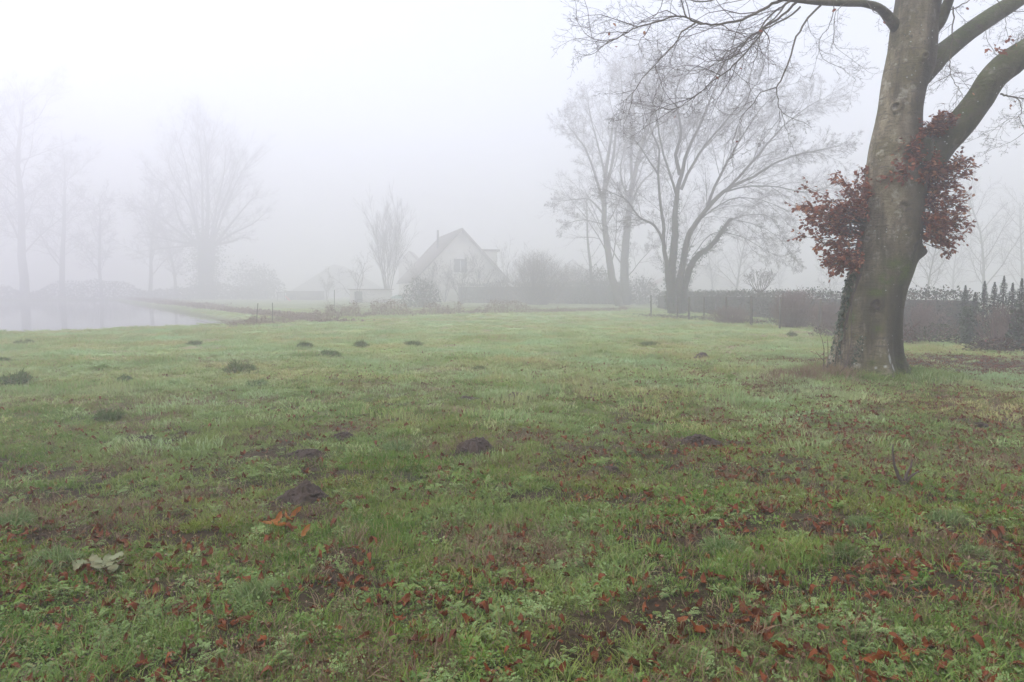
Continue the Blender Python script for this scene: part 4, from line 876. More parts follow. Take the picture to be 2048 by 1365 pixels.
traced([([(1242, 628), (1232, 585), (1221, 540), (1214, 490), (1209, 440), (1208, 390), (1214, 330), (1222, 280), (1228, 230)], .42, .1, 10, 0),
        ([(1208, 410), (1190, 350), (1172, 300), (1150, 270), (1135, 250)], .14, .03, 14, 0), ([(1208, 430), (1180, 400), (1145, 400), (1110, 405)], .10, .02, 12, 0),
        ([(1210, 380), (1226, 320), (1232, 260), (1245, 190), (1240, 150)], .16, .03, 14, 0), ([(1212, 360), (1196, 290), (1180, 230), (1175, 190)], .1, .02, 10, 0), ([(1210, 450), (1165, 440), (1130, 450)], .06, .02, 8, 0)],
       YP, 1242, 'tall slim leaning bare tree, left one of the close pair', cP, 31)
traced([([(1250, 630), (1250, 580), (1249, 520), (1253, 470), (1258, 420), (1264, 370), (1282, 300), (1300, 240), (1318, 180)], .50, .12, 10, 6),
        ([(1258, 420), (1280, 370), (1310, 340), (1340, 300)], .12, .03, 12, 0), ([(1264, 370), (1262, 300), (1270, 240), (1262, 180), (1272, 140)], .16, .03, 14, 0),
        ([(1260, 400), (1240, 350), (1250, 290), (1258, 230)], .12, .02, 12, 0), ([(1284, 300), (1318, 240), (1350, 180), (1380, 140)], .12, .02, 14, 0), ([(1296, 250), (1290, 190), (1300, 120)], .1, .02, 12, 0),
        ([(1275, 330), (1320, 280), (1370, 250)], .1, .02, 10, 0), ([(1250, 560), (1275, 530), (1300, 500), (1320, 470)], .05, .01, 8, 0), ([(1251, 520), (1230, 480), (1215, 440)], .05, .01, 6, 0)],
       YP+1.5, 1250, 'tall ivied bare tree, right one of the close pair', cP, 32, ivy='dark ivy on the trunk of the right tree of the close pair')
# conifer-like bare tree left of the pair
std_tree('bare_tree', ground(1180, 56), 8.8, .16, cfg(kids=[22, 6, 4], t0=[.15, .1, .1], ang=[1.0, .8, .8], len=[.28, .4, .5], up=[.02, .02, 0, 0], sh=.7), 41, 'narrow bushy bare tree just left of the close pair', group='bare trees in the fog')
# vase shaped tree in front of the house
cv = cfg(n=[9, 7, 6, 5], wob=[.03, .06, .08, .12], up=[.05, .06, .05, .04], kids=[10, 8, 6], t0=[.25, .15, .1], ang=[.32, .35, .4], len=[.5, .5, .5], minr=.006, rr=.008, sh=.3)
std_tree('bare_tree', ground(775, 62), 7.4, .06, cv, 42, 'slim upright bare tree with fan shaped crown left of the gabled house', group='bare trees in the fog', multi=7, spread=.30)
std_tree('bare_tree', ground(712, 60), 4.6, .04, cfg(n=[7, 7, 6, 4], wob=[.15, .2, .25, .3], kids=[7, 6, 5], ang=[.8, .8, .8]), 43, 'small scrubby bare tree left of the fan shaped one', group='bare trees in the fog', multi=4, spread=.35)
std_tree('bare_tree', ground(655, 70), 2.6, .06, cfg(wob=[.1, .2, .25, .3]), 44, 'low faint bare tree between the shed and the scrubby tree', group='bare trees in the fog', multi=3, spread=.3)
for px, Y, h_, sd_, lb in ((858, 52, 3.7, 45, 'small bare bush tree before the left half of the gable wall'), (925, 50, 3.4, 46, 'bare many stemmed shrub before the middle of the gable wall'), (962, 53, 3.9, 47, 'bare shrub before the right half of the gable wall'), (1018, 58, 4.6, 48, 'thin upright bare tree right of the gabled house'), (890, 55, 3.2, 49, 'lowest of the bare shrubs before the gable wall')):
    std_tree('bare_shrub', ground(px, Y+5), h_*1.1, .035, cfg(n=[7, 6, 5, 4], wob=[.1, .14, .18, .2], kids=[7, 6, 4], ang=[.5, .6, .7], minr=.006), sd_, lb, 'shrub', 'bare shrubs before the house', multi=6, spread=.42)
# pollard by the hedge
PY = 43; b_ = ground(1519, PY); rd = random.Random(50); o3 = [Lines(), Lines()]
P_ = [Vector(b_)]+[at(*p, PY) for p in ((1518, 620), (1517, 600), (1519, 585))]; stem(o3, 0, P_, [.13, .11, .10, .12], cv, rd, 8, 0)
for dx in (-26, -20, -12, -5, 3, 10, 17, 23, 27):
    stem([o3[1], o3[1]], 0, [at(1519, 588, PY), at(1519+dx*.45, 578, PY+rd.uniform(-.3, .3)), at(1519+dx*.85, 562, PY+rd.uniform(-.6, .6)), at(1519+dx, 545+abs(dx)*.3, PY+rd.uniform(-.8, .8))], [.035, .022, .012, .004], cfg(kids=[8, 6, 4], ang=[.4, .5, .6], len=[.5, .5, .5], minr=.005), rd, 5, 6)
tree_obj('pollard_tree', b_, 'little pollarded tree with a fan of short branches above the hedge', 'tree', None, o3, (M['far_bark'], M['far_twig']))
# faint trees right and behind
FT = [(1470, 62, 7.5, .18, 'faint rounded bare tree above the hedge, behind the little pollard'), (1425, 70, 6.5, .16, 'fainter bare tree left of the rounded one above the hedge'), (1855, 52, 6.8, .14, 'faint spreading bare tree just right of the beech trunk'),
      (1965, 56, 9.5, .2, 'tall faint bare tree above the small conifers'), (2040, 60, 9.0, .2, 'faint bare tree cut by the right edge of the picture'), (1905, 66, 7, .16, 'very faint bare tree between the two above the clipped hedge'),
      (1660, 60, 4.6, .1, 'low faint bare tree above the hedge left of the beech'), (1560, 75, 6.0, .14, 'hardly visible bare tree above the red twigged bush')]
for k, (px, Y, h_, r_, lb) in enumerate(FT):
    std_tree('bare_tree', ground(px, Y), h_, r_*.62, cfg(kids=[20, 12, 8], t0=[.10, .12, .1], ang=[.75, .75, .75], len=[.5, .45, .5], minr=.006, wob=[.05, .1, .16, .2]), 60+k, lb, group='faint bare trees in the fog')
# left side, beyond the pond
YW = fy(74)
bW = ground(412, YW); rd = random.Random(70); o3 = [Lines(), Lines()]; cw = cfg(n=[8, 7, 6, 5], wob=[.03, .07, .1, .15], up=[.03, .05, .03, .02], kids=[9, 10, 8], t0=[.1, .1, .1], ang=[.5, .6, .65], len=[.42, .45, .5], minr=.014, rr=.008, sh=.4)
stem(o3, 0, [Vector(bW), at(412, 560, YW), at(413, 520, YW), at(413, 478, YW)], [1.7, 1.6, 1.9, 1.8], cw, rd, 10, 0)
for x0, x1, y1, kids in ((-20, -130, 400, 14), (-18, -100, 340, 14), (-14, -75, 290, 16), (-10, -42, 262, 16), (-6, -20, 252, 16), (-2, 2, 255, 16), (3, 22, 258, 16), (8, 45, 280, 15), (12, 70, 300, 15), (14, 95, 305, 15), (18, 118, 370, 14), (18, 110, 430, 12), (-20, -140, 470, 12), (20, 90, 470, 10), (-16, -110, 500, 9)):
    stem([o3[0], o3[1]], 0, [at(412+x0, 490, YW), at(412+x0*1.3+(x1-x0)*.3+rd.uniform(-7, 7), 490-(490-y1)*.35, YW+rd.uniform(-3, 3)), at(412+x0+(x1-x0)*.68+rd.uniform(-13, 13), 490-(490-y1)*.7, YW+rd.uniform(-5, 5)), at(412+x1+rd.uniform(-18, 18), y1+rd.uniform(-12, 25), YW+rd.uniform(-7, 7))], [.34, .24, .13, .04], cw, rd, 6, kids)
tree_obj('willow_tree', bW, 'large pollarded willow with fat dark trunk and burst of upright branches', 'tree', None, o3, (M['far_bark'], M['far_twig']))
ivy_on([([at(412, 600, YW), at(412, 540, YW), at(412, 480, YW), at(412, 450, YW)], [1.7, 2.1, 3.2, 1.8])], 200, 2.1, .5, 'dark ivy bushing out around the fat willow trunk', base=bW, seed=9)
LT = [(52, 78, 22, .5, 'tallest faint tree at the left edge beyond the pond', (-.03, 0)), (128, 80, 17, .34, 'faint slender tree second from the left beyond the pond', (.02, 0)), (300, 84, 14, .26, 'pale tree between the left pair and the willow', (.05, 0)), (205, 86, 12, .24, 'palest low tree in the gap left of the willow', (0, 0)),
      (-60, 76, 18, .4, 'faint tree at the very left edge, half out of the picture', (.1, 0)), (355, 83, 10, .22, 'faint low tree close behind the left side of the willow', (-.1, 0))]
for k, (px, Y, h_, r_, lb, ln) in enumerate(LT):
    std_tree('pond_tree', ground(px, Y), h_, r_, cfg(n=[10, 8, 6, 5, 4], kids=[22, 11, 8, 3], t0=[.2, .12, .1, .1], ang=[.75, .7, .7, .7], len=[.46, .45, .48, .5], k=[8, 5, 3, 3, 3], minr=.012, wob=[.06, .12, .17, .2, .2], up=[.02, .06, .02, .01, 0], rr=.010), 80+k, lb, group='faint trees beyond the pond', lean=ln)

# ---------------------------------------------------------------- shrubs, hedges, undergrowth
def leaf_mass(name, base, rx, ry, h_, n_, sz, m_, label, cat='shrub', group=None, seed=1, twigs=60, tm=None, simple_=True, boxy=False, lift=0.0, tw_out=1.12):
    k0 = fs(base[1]); base = far_pt(base); rx *= k0; ry *= k0; h_ *= k0; sz *= k0
    ir = np.random.default_rng(seed); e_ = empty(name, base, label, cat, group); b3 = np.array(base)
    v = ir.normal(0, 1, (n_, 3)); v /= np.linalg.norm(v, axis=1, keepdims=True); v[:, 2] = np.abs(v[:, 2]); lump = .78+.45*fbm(np.arctan2(v[:, 1], v[:, 0])*1.6+seed, v[:, 2]*2.2+seed, seed, 3)
    r_ = lump*(ir.random(n_)**.33)
    P_ = b3+np.stack([v[:, 0]*rx*r_, v[:, 1]*ry*r_, lift+v[:, 2]*h_*r_], 1); D_ = v+ir.normal(0, .6, (n_, 3)); N_ = v+ir.normal(0, .5, (n_, 3)); S_ = sz*(.6+.8*ir.random(n_))
    if n_: V, F = scatter_leaves(P_, D_, N_, S_, simple_); part('foliage', V, F, m_, e_)
    L_ = Lines(); rd = random.Random(seed)
    for k_ in range(twigs):
        a = rd.random()*6.28; s_ = rd.random()**.6; t_ = tw_out*(.7+.4*rd.random()); T = (b3[0]+rx*s_*math.cos(a)*t_, b3[1]+ry*s_*math.sin(a)*t_, b3[2]+h_*math.sqrt(max(.05, 1-s_*s_*.85))*t_); q0 = (b3[0]+rx*.25*s_*math.cos(a), b3[1]+ry*.25*s_*math.sin(a), b3[2]-.05)
        md = tuple((q0[i]*.45+T[i]*.55)+rd.gauss(0, .06*h_) for i in range(3)); L_.add([q0, md, T], [.016, .010, .004], 3)
        for q in range(5):
            t2 = .4+.55*rd.random(); p = tuple(md[i]*(1-t2)+T[i]*t2 for i in range(3)); d_ = nrm((rd.gauss(0, 1), rd.gauss(0, 1), .6+rd.random())); l2 = .12*h_+.12*rd.random()*h_
            L_.add([p, tuple(p[i]+d_[i]*l2*.5+rd.gauss(0, .02) for i in range(3)), tuple(p[i]+d_[i]*l2 for i in range(3))], [.006, .005, .003], 3)
    V, F = L_.geo(); part('twigs', V, F, tm or M['far_twig'], e_); return e_
def hedge_obj(name, line, h_, wd_, dens, sz, m_, label, cat='hedge', seed=1, core=None, rough_=.11):
    ir = np.random.default_rng(seed); P_, D_, N_, S_ = [], [], [], []; parts_ = []; b3 = np.array((line[0][0], line[0][1], float(terr(*line[0]))))
    for (x0, y0), (x1, y1) in zip(line[:-1], line[1:]):
        L_ = math.hypot(x1-x0, y1-y0); tx, ty = (x1-x0)/L_, (y1-y0)/L_; nx, ny = -ty, tx
        for fc in range(3):
            A_ = L_*(h_ if fc < 2 else wd_); k_ = int(A_*dens); u = ir.random(k_)*L_; w_ = ir.random(k_)
            if fc < 2: sgn = 1 if fc else -1; off = sgn*wd_/2*np.ones(k_); zz = w_*h_; nn = np.array((nx*sgn, ny*sgn, .1))
            else: off = (w_-.5)*wd_; zz = np.full(k_, h_); nn = np.array((0, 0, 1.))
            jj = rough_*ir.normal(0, 1, (k_, 3)); bx2 = x0+tx*u+nx*off; by2 = y0+ty*u+ny*off
            zz = zz*(1+.30*(fbm(u*.9+seed, u*0+x0, seed, 3)-.5))
            P_.append(np.stack([bx2, by2, zz+terr(bx2, by2)], 1)+jj); D_.append(nn*.5+ir.normal(0, .7, (k_, 3))); N_.append(nn+ir.normal(0, .5, (k_, 3))); S_.append(sz*(.6+.8*ir.random(k_)))
        M4 = Matrix.Translation((x0, y0, float(terr(x0, y0))-.1)) @ Matrix.Rotation(math.atan2(ty, tx), 4, 'Z'); parts_.append(box(.0, L_-.01, -wd_*.42, wd_*.42, 0, h_*.86+.1, M4))
    e_ = empty(name, tuple(b3), label, cat); V, F = scatter_leaves(np.concatenate(P_), np.concatenate(D_), np.concatenate(N_), np.concatenate(S_), True); part('foliage', V, F, m_, e_)
    V, F = merge(parts_); part('branchwork', V, F, core or M['trim'], e_); return e_
M['core'] = simple('inner_branches', (.05, .05, .04), (.08, .075, .055), 8)
hedge_obj('clipped_hedge', [(14.6, 66), (15.3, 50), (16.0, 38.5), (16.7, 31.5), (17.7, 26.6)], 1.47, 1.2, 170, .10, M['hedge'], 'long straight clipped dark hedge behind the beech', seed=4, core=M['core'])
hedge_obj('garden_hedge', [(-8.0, 104), (6, 100), (15, 88)], 2.8, 1.2, 45, .2, M['hedge'], 'dim dark hedge between the gabled house and the close pair of trees', seed=5, core=M['core'])
# small conifers at the right
for k, (px, Y, tp) in enumerate(((1928, 25.2, 588), (1948, 24.6, 592), (1966, 24.0, 586), (1986, 23.4, 578), (2004, 22.9, 583), (2022, 22.4, 576), (2040, 21.8, 582), (2062, 21.2, 570), (2085, 20.6, 574))):
    b_ = ground(px, Y); h_ = 1.6+(HOR-tp)/FPX*Y-b_.z+(.30, .12, .40, .22, .5, .15, .38, .2, .4)[k]; ir = np.random.default_rng(100+k); n_ = 1700
    t = ir.random(n_)**.85; a = ir.random(n_)*6.28; r_ = (.60*(1-t)**1.15+.004)*(.35+.7*ir.random(n_))*(1+.35*np.sin(t*34+k)); P_ = np.stack([b_.x+r_*np.cos(a), b_.y+r_*np.sin(a), b_.z+t*h_], 1)
    D_ = np.stack([np.cos(a)*.8, np.sin(a)*.8, .7+ir.normal(0, .3, n_)], 1); N_ = np.stack([np.cos(a), np.sin(a), ir.normal(0, .4, n_)], 1)
    V, F = scatter_leaves(P_, D_, N_, (.07+.05*ir.random(n_))*(1.1-.75*t), True); places = ['first and leftmost', 'second', 'third', 'fourth', 'fifth', 'sixth', 'seventh', 'eighth', 'ninth']
    e_ = empty('conifer', tuple(b_), f'small pointed dark conifer, {places[k]} from the left in its row', 'conifer', 'row of small conifers'); part('crown', V, F, M['thuja'], e_)
    L_ = Lines(); L_.add([tuple(b_+Vector((0, 0, -.05))), tuple(b_+Vector((0, 0, h_*.5))), tuple(b_+Vector((.02, 0, h_*.97)))], [.05, .03, .008], 6); V, F = L_.geo(); part('trunk', V, F, M['far_bark'], e_)
leaf_mass('dark_shrub', ground(2058, 18.2), .45, .5, 1.35, 1400, .09, M['ivy'], 'dark green shrub cut by the right edge of the picture', seed=7)
leaf_mass('red_bush', ground(1588, 31), 1.35, 1.0, 1.65, 350, .05, M['dead'], 'reddish twiggy round bush in front of the hedge, left of the beech', seed=8, twigs=340, tm=M['red_twig'], tw_out=1.0)
leaf_mass('red_bush', ground(1655, 29), 1.0, .8, 1.15, 260, .05, M['dead'], 'smaller reddish twiggy bush between the round one and the beech', seed=38, twigs=240, tm=M['red_twig'], tw_out=1.0)
leaf_mass('twiggy_bush', ground(1462, 35), 1.5, .8, .9, 300, .05, M['dead'], 'low brownish twiggy bush among the fence posts', 'bush', seed=39, twigs=200, tm=M['red_twig'], tw_out=1.0)
leaf_mass('bramble_bush', ground(1850, 21.5), 1.7, .7, .55, 1500, .08, M['bramble'], 'low green bramble patch at the hedge foot right of the beech', 'bramble', seed=9, twigs=60, tm=M['red_twig'])
leaf_mass('bramble_bush', ground(2010, 18.3), 1.2, .6, .38, 1100, .07, M['bramble'], 'low green bramble patch at the right edge before the conifers', 'bramble', seed=10, twigs=40)
leaf_mass('bramble_bush', ground(1690, 25), 1.3, .7, .5, 900, .07, M['bramble'], 'low bramble patch behind the left side of the beech trunk', 'bramble', seed=11, twigs=80, tm=M['red_twig'])
leaf_mass('twiggy_bush', ground(1845, 23.5), 1.0, .5, 1.15, 90, .05, M['dead'], 'pale leafless twiggy bush before the hedge right of the beech', 'bush', seed=12, twigs=110, tm=M['red_twig'])
leaf_mass('twiggy_bush', ground(1995, 20), .6, .5, 1.1, 60, .05, M['dead'], 'reddish leafless twigs in front of the small conifers', 'bush', seed=13, twigs=60, tm=M['red_twig'])
leaf_mass('evergreen_bush', ground(843, 50), 1.5, 1.2, 2.1, 1600, .15, M['hedge'], 'round dark evergreen bush before the gable wall', 'bush', seed=14)
leaf_mass('large_bush', ground(1075, 54), 2.9, 2.0, 4.0, 1700, .10, M['dead'], 'large domed leafless bush between the house and the close pair', 'bush', seed=15, twigs=620, tw_out=1.0)
leaf_mass('large_bush', ground(1150, 58), 2.2, 1.6, 3.2, 900, .12, M['dead'], 'domed bush close to the left tree of the close pair', 'bush', seed=16, twigs=360, tw_out=1.0)
leaf_mass('evergreen_bush', ground(1195, 55), 1.6, 1.4, 3.0, 2200, .16, M['hedge'], 'dark evergreen bush just behind the close pair of trees', 'bush', seed=17)
leaf_mass('evergreen_bush', ground(1285, 55), 1.5, 1.2, 2.4, 1500, .16, M['hedge'], 'dark evergreen bush at the right foot of the close pair', 'bush', seed=18)
leaf_mass('evergreen_bush', ground(530, 76), 2.3, 1.6, 3.6, 1500, .25, M['hedge'], 'dim dark bush right of the willow', 'bush', seed=19)
leaf_mass('evergreen_bush', ground(497, 78), 2.4, 1.6, 4.4, 1300, .25, M['hedge'], 'dim taller bush touching the willow on its right', 'bush', seed=20)
leaf_mass('bare_bush', ground(1000, 56), 1.5, 1.0, 1.9, 500, .10, M['dead'], 'low twiggy bush at the right corner of the gabled house', 'bush', seed=21, twigs=140)
# strip of dead brambles along the meadow's far edge
ir = np.random.default_rng(30); P_, D_, N_, S_ = [], [], [], []; BLn = Lines()
for k in range(7600):
    px = 455+800*ir.random(); Y = np.interp(px, [470, 560, 700, 960, 1260], [34, 38, 45, 53, 62])+ir.normal(0, 1.6); x_ = (px-1024)/FPX*Y; hh = (.02+1.0*float(sst(.35, .75, fbm(px/26, px*0, 33, 4))))*ir.random()*(.35+.65*sst(470, 620, px))*(1-.5*sst(960, 1240, px))
    z_ = float(terr(x_, Y)); P_.append((x_, Y, z_+hh)); D_.append(ir.normal(0, 1, 3)); N_.append(ir.normal(0, 1, 3)+np.array((0, -.5, .8))); S_.append(.07+.07*ir.random())
    if k % 4 == 0: d_ = ir.normal(0, .3, 3); BLn.add([(x_, Y, z_), (x_+d_[0]*.6, Y+d_[1], z_+hh*1.0+.15), (x_+d_[0]*2, Y+d_[1]*2, z_+hh*1.1+d_[2]*.4+.1)], [.008, .007, .004], 3)
for k in range(9000):
    t = ir.random()**1.6; Y = 36+112*t; x_ = -12.5-31.5*(Y-38)/48+abs(ir.normal(0, 1.2+2.2*t))+.8; hh = (.05+.6*float(vn(Y/3.0, x_/3, 34)))*ir.random()*(.5+t)
    P_.append((x_, Y, float(terr(x_, Y))+hh*.6)); D_.append(ir.normal(0, 1, 3)+(0, 0, 1)); N_.append(ir.normal(0, 1, 3)+np.array((0, -1, .4))); S_.append((.09+.09*ir.random())*(1+1.4*t))
V1, F1 = scatter_leaves(P_, D_, N_, S_, True); V, F = merge([(V1, F1), BLn.geo()]); tag(mesh_obj('bramble_undergrowth', V, F, M['dead']), 'reddish dead bramble strip along the far meadow edge', 'undergrowth', kind='stuff')
# undergrowth along the hedge foot and the pond's far bank
P_, D_, N_, S_ = [], [], [], []
for k in range(5000):
    t = ir.random(); x_ = 9+9.5*t+ir.normal(0, .5); Y = np.interp(x_, [9, 11.5, 14, 16, 18.5], [45, 38.5, 32.5, 26.0, 19.5])+ir.normal(0, 1.5); P_.append((x_, Y, float(terr(x_, Y))+.3*ir.random()*float(fbm(x_/1., Y/1., 35, 2)))); D_.append(ir.normal(0, 1, 3)); N_.append(ir.normal(0, .6, 3)+np.array((0, 0, 1))); S_.append(.06+.06*ir.random())
V, F = scatter_leaves(P_, D_, N_, S_, True); tag(mesh_obj('hedge_undergrowth', V, F, M['bramble']), 'mixed weeds along the foot of the long hedge', 'undergrowth', kind='stuff')
P_, D_, N_, S_ = [], [], [], []
for k in range(14000):
    px = -250+800*ir.random(); Y = (158 if px < 330 else 154)+ir.normal(0, 1.6)+2*math.sin(px/40); x_ = (px-1024)/FPX*Y; P_.append((x_, Y, float(terr(x_, Y))+ir.random()*(.8+4.4*float(fbm(px/60, px*0, 36, 3))))); D_.append(ir.normal(0, 1, 3)); N_.append(ir.normal(0, .8, 3)+np.array((0, -1, .6))); S_.append(.28+.28*ir.random())
V, F = scatter_leaves(P_, D_, N_, S_, True); tag(mesh_obj('bank_undergrowth', V, F, M['hedge']), 'dim scrub along the far bank of the pond', 'undergrowth', kind='stuff')

# ---------------------------------------------------------------- fence and posts
eF = empty('wire_fence', tuple(ground(1503, 33)), 'old wire fence on weathered posts in front of the hedge', 'fence')
FP = [(1302, 45, 591), (1355, 42, 592), (1378, 40, 594), (1408, 38.5, 595), (1452, 35.5, 594), (1503, 32.5, 592), (1560, 30, 594), (1640, 28, 598), (1722, 25.5, 600), (1811, 22.8, 603)]; tops = []
for k, (px, Y, tp) in enumerate(FP):
    b_ = ground(px, Y); t_ = at(px-(8 if k == 9 else 0), tp, Y); r_ = .045+.012*(k % 3); L_ = Lines(); L_.add([tuple(b_-Vector((0, 0, .1))), tuple(b_.lerp(t_, .5)), tuple(t_)], [r_, r_*.97, r_*.9], 9); V, F = L_.geo()
    part('fence_post', V, F, M['wood'], eF); tops.append((b_, t_))
L_ = Lines()
for fz in (.35, .65, .92):
    L_.add([tuple(a.lerp(b2, fz)) for a, b2 in tops], [.003]*len(tops), 3)
V, F = L_.geo(); part('fence_wire', V, F, M['wire'], eF)
b_ = ground(1935, 20.6); t_ = at(1935, 612, 20.6); L_ = Lines(); L_.add([tuple(b_), tuple(t_)], [.07, .06], 8); V, F = L_.geo(); eP = empty('gate_post', tuple(b_), 'thick old post smothered in ivy at the right before the conifers', 'post'); part('post', V, F, M['wood'], eP)
ivy_on([([Vector(b_), Vector(t_)], [.10, .13])], 1100, .05, .07, 'ivy smothering the thick post at the right', seed=6, base=b_)
# small red cane cap by the post
b_ = gp(1971, 690); L_ = Lines(); L_.add([(b_.x, b_.y, b_.z-.02), (b_.x, b_.y, b_.z+.12), (b_.x, b_.y, b_.z+.17)], [.018, .03, .012], 8); V, F = L_.geo(); tag(mesh_obj('red_marker', V, F, M['redplastic'], loc=tuple(b_)), 'tiny bright red marker low at the right by the brambles', 'marker')
for px, Y, tp, lb in ((512, 34, 607, 'thin leaning stake at the pond edge, left of two'), (545, 35.5, 606, 'thin upright stake at the pond edge, right of two'), (669, 52, 580, 'thin dark pole left of the scrubby tree')):
    b_ = ground(px, Y); t_ = at(px+(4 if px == 512 else 0), tp, Y); L_ = Lines(); L_.add([tuple(b_), tuple(t_)], [.025, .02], 6); V, F = L_.geo(); tag(mesh_obj('wooden_stake', V, F, M['wood'], loc=tuple(b_)), lb, 'stake')

# ---------------------------------------------------------------- buildings
def house():
    Y0, a = fy(64.0), R(17); K = fs(64.0); ax, az = at(923, 459, Y0).x, at(923, 459, Y0).z/K; M4 = Matrix.Translation((ax, Y0, 0)) @ Matrix.Rotation(a, 4, 'Z') @ Matrix.Scale(K, 4)
    e_ = empty('gabled_house', (ax, Y0, 0), 'pale rendered house with steep dark gabled roof seen through the fog', 'house'); hw = 4.0; ez = az-4.3*.98; D = 10.5
    V, F = poly([(-hw, -.3), (hw, -.3), (hw, ez), (0, az-.12), (-hw, ez)], D, M4); wl = part('wall', V, F, M['render'], e_)
    sl_ = (az-ez)/hw; rp = []
    for s_ in (-1, 1):
        o1 = hw+.55
        pts_ = [(0, az+.12), (s_*o1, az+.12-sl_*o1), (s_*o1, az-.10-sl_*o1), (0, az-.10)]
        if s_ > 0: pts_ = pts_[::-1]
        V, F = poly(pts_, D+.8, M4 @ Matrix.Translation((0, -.4, 0))); rp.append((V, F))
    V, F = merge(rp); rf = part('roof', V, F, M['tiles'], e_)
    V, F = box(-1.68, -1.50, 3.2, 3.4, az-2.2, az+.15, M4); part('chimney_pipe', V, F, M['trim'], e_)
    # dormer on the right slope
    dz = at(968, 497, Y0).z/K; V, F = box(1.7, 3.9, 1.6, 4.2, ez+.7, dz-.14, M4); dm = part('dormer', V, F, M['render'], e_); V, F = box(1.2, 4.15, 1.4, 4.4, dz-.14, dz+.05, M4); part('dormer_roof', V, F, M['tiles'], e_)
    cw_ = at(917, 532, Y0).z/K
    V, F = merge([box(-.72, -.60, -.06, .02, cw_-.62, cw_+.62, M4), box(.36, .48, -.06, .02, cw_-.62, cw_+.62, M4), box(-.6, .36, -.06, .02, cw_+.5, cw_+.62, M4), box(-.6, .36, -.06, .02, cw_-.62, cw_-.5, M4)]); wn = part('window', V, F, M['trim'], e_)
    V, F = merge([box(-.15, -.09, -.045, .015, cw_-.5, cw_+.5, M4), box(-.85, .6, -.13, .0, cw_-.72, cw_-.625, M4)]); V = V-np.array(e_.location); o_s = mesh_obj('window_sill', V, F, M['white'], wn)
    V, F = box(-.6, .36, -.03, .02, cw_-.5, cw_+.5, M4); V = V-np.array(e_.location); mesh_obj('pane', V, F, M['glass'], wn)
    gt = []
    for s_ in (-1, 1):
        xg_ = s_*(hw+.58); zg_ = az-.02-sl_*(hw+.55); gt += [box(xg_-.07, xg_+.07, -.45, D+.45, zg_-.14, zg_-.02, M4), box(s_*(hw+.05)-.05, s_*(hw+.05)+.05, -.13, -.03, 0, ez-.1, M4)]
    V, F = merge(gt); part('gutter', V, F, M['trim'], e_)
house()
def gable(name, px0, px1, pap, yap, yev, Y, m_w, m_r, label, D=8, yb=None, ov=.3):
    Y = fy(Y) if Y < 80 else Y*1.9
    x0, x1, xa = at(px0, 600, Y).x, at(px1, 600, Y).x, at(pap, 600, Y).x; za, zb = at(pap, yap, Y).z, at(px0, yev, Y).z; g0 = float(terr(xa, Y)); M4 = Matrix.Translation((0, Y, 0))
    e_ = empty(name, (xa, Y, g0), label, 'building' if 'shed' not in name else 'shed'); V, F = poly([(x0, g0-.3), (x1, g0-.3), (x1, zb), (xa, za-.1), (x0, zb)], D, M4); part('wall', V, F, m_w, e_)
    rp = []
    for q, s_ in ((x0, -1), (x1, 1)):
        k_ = (za-zb)/abs(xa-q); xo = q+s_*ov; pts_ = [(xa, za+.12), (xo, za+.12-k_*abs(xo-xa)), (xo, za-.08-k_*abs(xo-xa)), (xa, za-.08)]
        if s_ > 0: pts_ = pts_[::-1]
        V, F = poly(pts_, D+.6, Matrix.Translation((0, Y-.3, 0))); rp.append((V, F))
    V, F = merge(rp); part('roof', V, F, m_r, e_); return e_
gable('small_house', 798, 842, 819, 503, 528, 76, M['render'], M['tiles'], 'faint small gabled house peeping out left of the gabled house')
gable('far_barn', 585, 760, 668, 530, 582, 118, M['planks'], M['tiles'], 'hardly visible wide barn roof beyond the shed', D=14)
gable('far_house', 1300, 1480, 1392, 528, 575, 92, M['render'], M['redtiles'], 'hardly visible wide red roofed house beyond the hedge', D=10)
gable('far_house', 1100, 1190, 1145, 520, 560, 98, M['render'], M['tiles'], 'hardly visible house behind the domed bush', D=8)
# sheds and the play frame in the left distance
def shed(px0, px1, tp, Y, label, mw, name='garden_shed'):
    Y = fy(Y)
    x0, x1 = at(px0, 600, Y).x, at(px1, 600, Y).x; z1 = at(px0, tp, Y).z; g0 = float(terr((x0+x1)/2, Y)); e_ = empty(name, ((x0+x1)/2, Y, g0), label, 'shed')
    V, F = box(x0, x1, Y, Y+3, g0-.2, z1); part('wall', V, F, mw, e_); V, F = box(x0-.25, x1+.25, Y-.3, Y+3.3, z1+.003, z1+.14); part('roof', V, F, M['tiles'], e_)
    V, F = box(x0+(x1-x0)*.12, x0+(x1-x0)*.32, Y-.05, Y-.003, g0, g0+(z1-g0)*.86); part('door', V, F, M['trim'], e_)
shed(572, 641, 584, 70, 'low dim wooden shed behind the red slide', M['planks'])
shed(700, 778, 580, 60, 'long low pale outbuilding behind the bare trees', M['render'], 'outbuilding')
Y = fy(66); g0 = ground(565, Y); e_ = empty('play_frame', tuple(g0), 'dark garden swing frame left of the dim shed', 'swing frame'); L_ = Lines(); zt = at(560, 586, Y).z
for px in (555, 569): x_ = at(px, 600, Y).x; L_.add([(x_, Y, -.1), (x_, Y, zt)], [.07, .06], 6)
V, F = L_.geo(); part('leg', V, F, M['wood'], e_); L_ = Lines(); L_.add([(at(553, 600, Y).x, Y, zt), (at(573, 600, Y).x, Y, zt+.1)], [.06, .06], 6); V, F = L_.geo(); part('beam', V, F, M['wood'], e_)
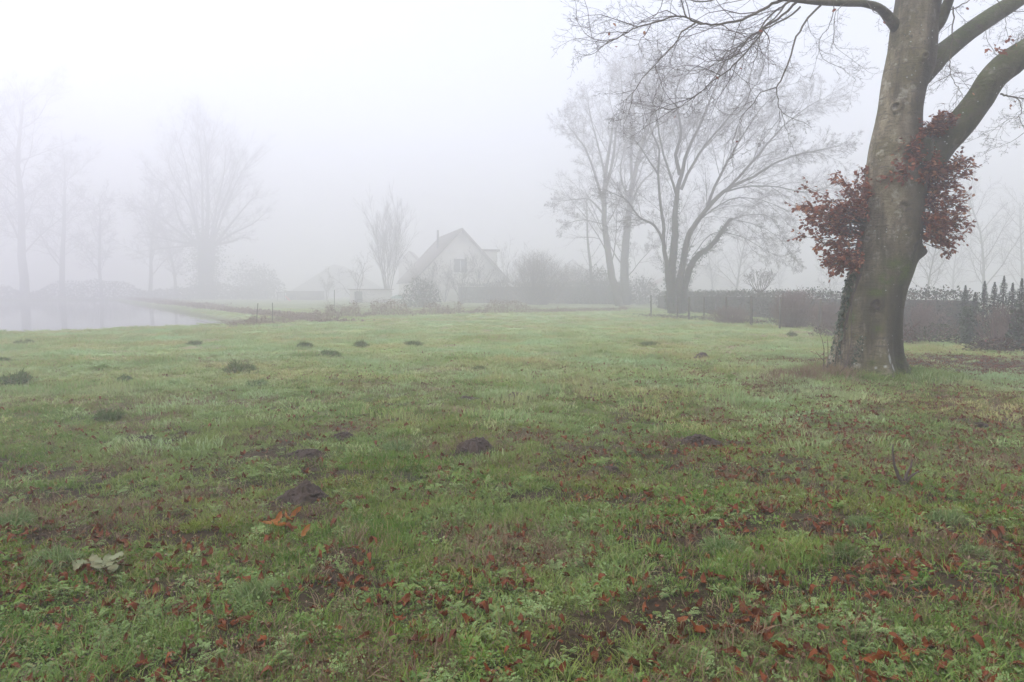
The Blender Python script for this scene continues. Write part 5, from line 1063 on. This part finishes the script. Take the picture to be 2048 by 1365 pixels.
YS = fy(66)-.5; e_ = empty('garden_slide', tuple(ground(580, YS)), 'small red and white garden slide beside the dark frame', 'slide')
pS = [at(571, 592, YS), at(577, 599, YS), at(583, 604, YS)]; V = []; 
for p in pS: V += [(p.x, YS-.2, p.z), (p.x, YS+.4, p.z), (p.x, YS+.4, p.z-.12), (p.x, YS-.2, p.z-.12)]
F = [np.array([(4*k+j, 4*k+(j+1) % 4, 4*k+4+(j+1) % 4, 4*k+4+j) for k in range(2) for j in range(4)]+[(0, 1, 2, 3), (11, 10, 9, 8)])]; part('chute', np.array(V), F, M['redplastic'], e_)
V, F = merge([box(at(573, 600, YS).x, at(581, 600, YS).x, YS-.15, YS+.35, -.1, at(575, 606, YS).z), box(at(575, 600, YS).x, at(578, 600, YS).x, YS-.1, YS+.3, at(575, 606, YS).z+.003, at(576, 602, YS).z)]); part('support', V, F, M['white'], e_)
Y = fy(56); gT = ground(783, Y); e_ = empty('garden_parasol', tuple(gT), 'low greenish cover standing right of the fan shaped tree', 'cover'); L_ = Lines(); xx = at(795, 600, Y).x
L_.add([(xx, Y, 0), (xx, Y, 1.2)], [.03, .03], 6); V, F = L_.geo(); part('pole', V, F, M['wood'], e_); L_ = Lines(); L_.add([(xx, Y, .75), (xx, Y, 1.0), (xx, Y, 1.22)], [1.0, .8, .05], 12); V, F = L_.geo(); part('canopy', V, F, M['greenplastic'], e_)

# ---------------------------------------------------------------- fog
V, F = box(-340, 340, -230, 380, -3.0, 50.0); hz = mesh_obj('haze', V, F, M['white']); hz.data.materials.clear()
m = bpy.data.materials.new('fog_air'); m.use_nodes = True; n = m.node_tree; n.nodes.clear(); o_ = n.nodes.new('ShaderNodeOutputMaterial'); pv = n.nodes.new('ShaderNodeVolumePrincipled')
pv.inputs['Color'].default_value = (.985, .968, .981, 1); pv.inputs['Density'].default_value = .0125; pv.inputs['Anisotropy'].default_value = .42
n.links.new(pv.outputs[0], o_.inputs['Volume']); hz.data.materials.append(m); tag(hz, 'pale winter fog filling the whole place', 'fog', kind='stuff')
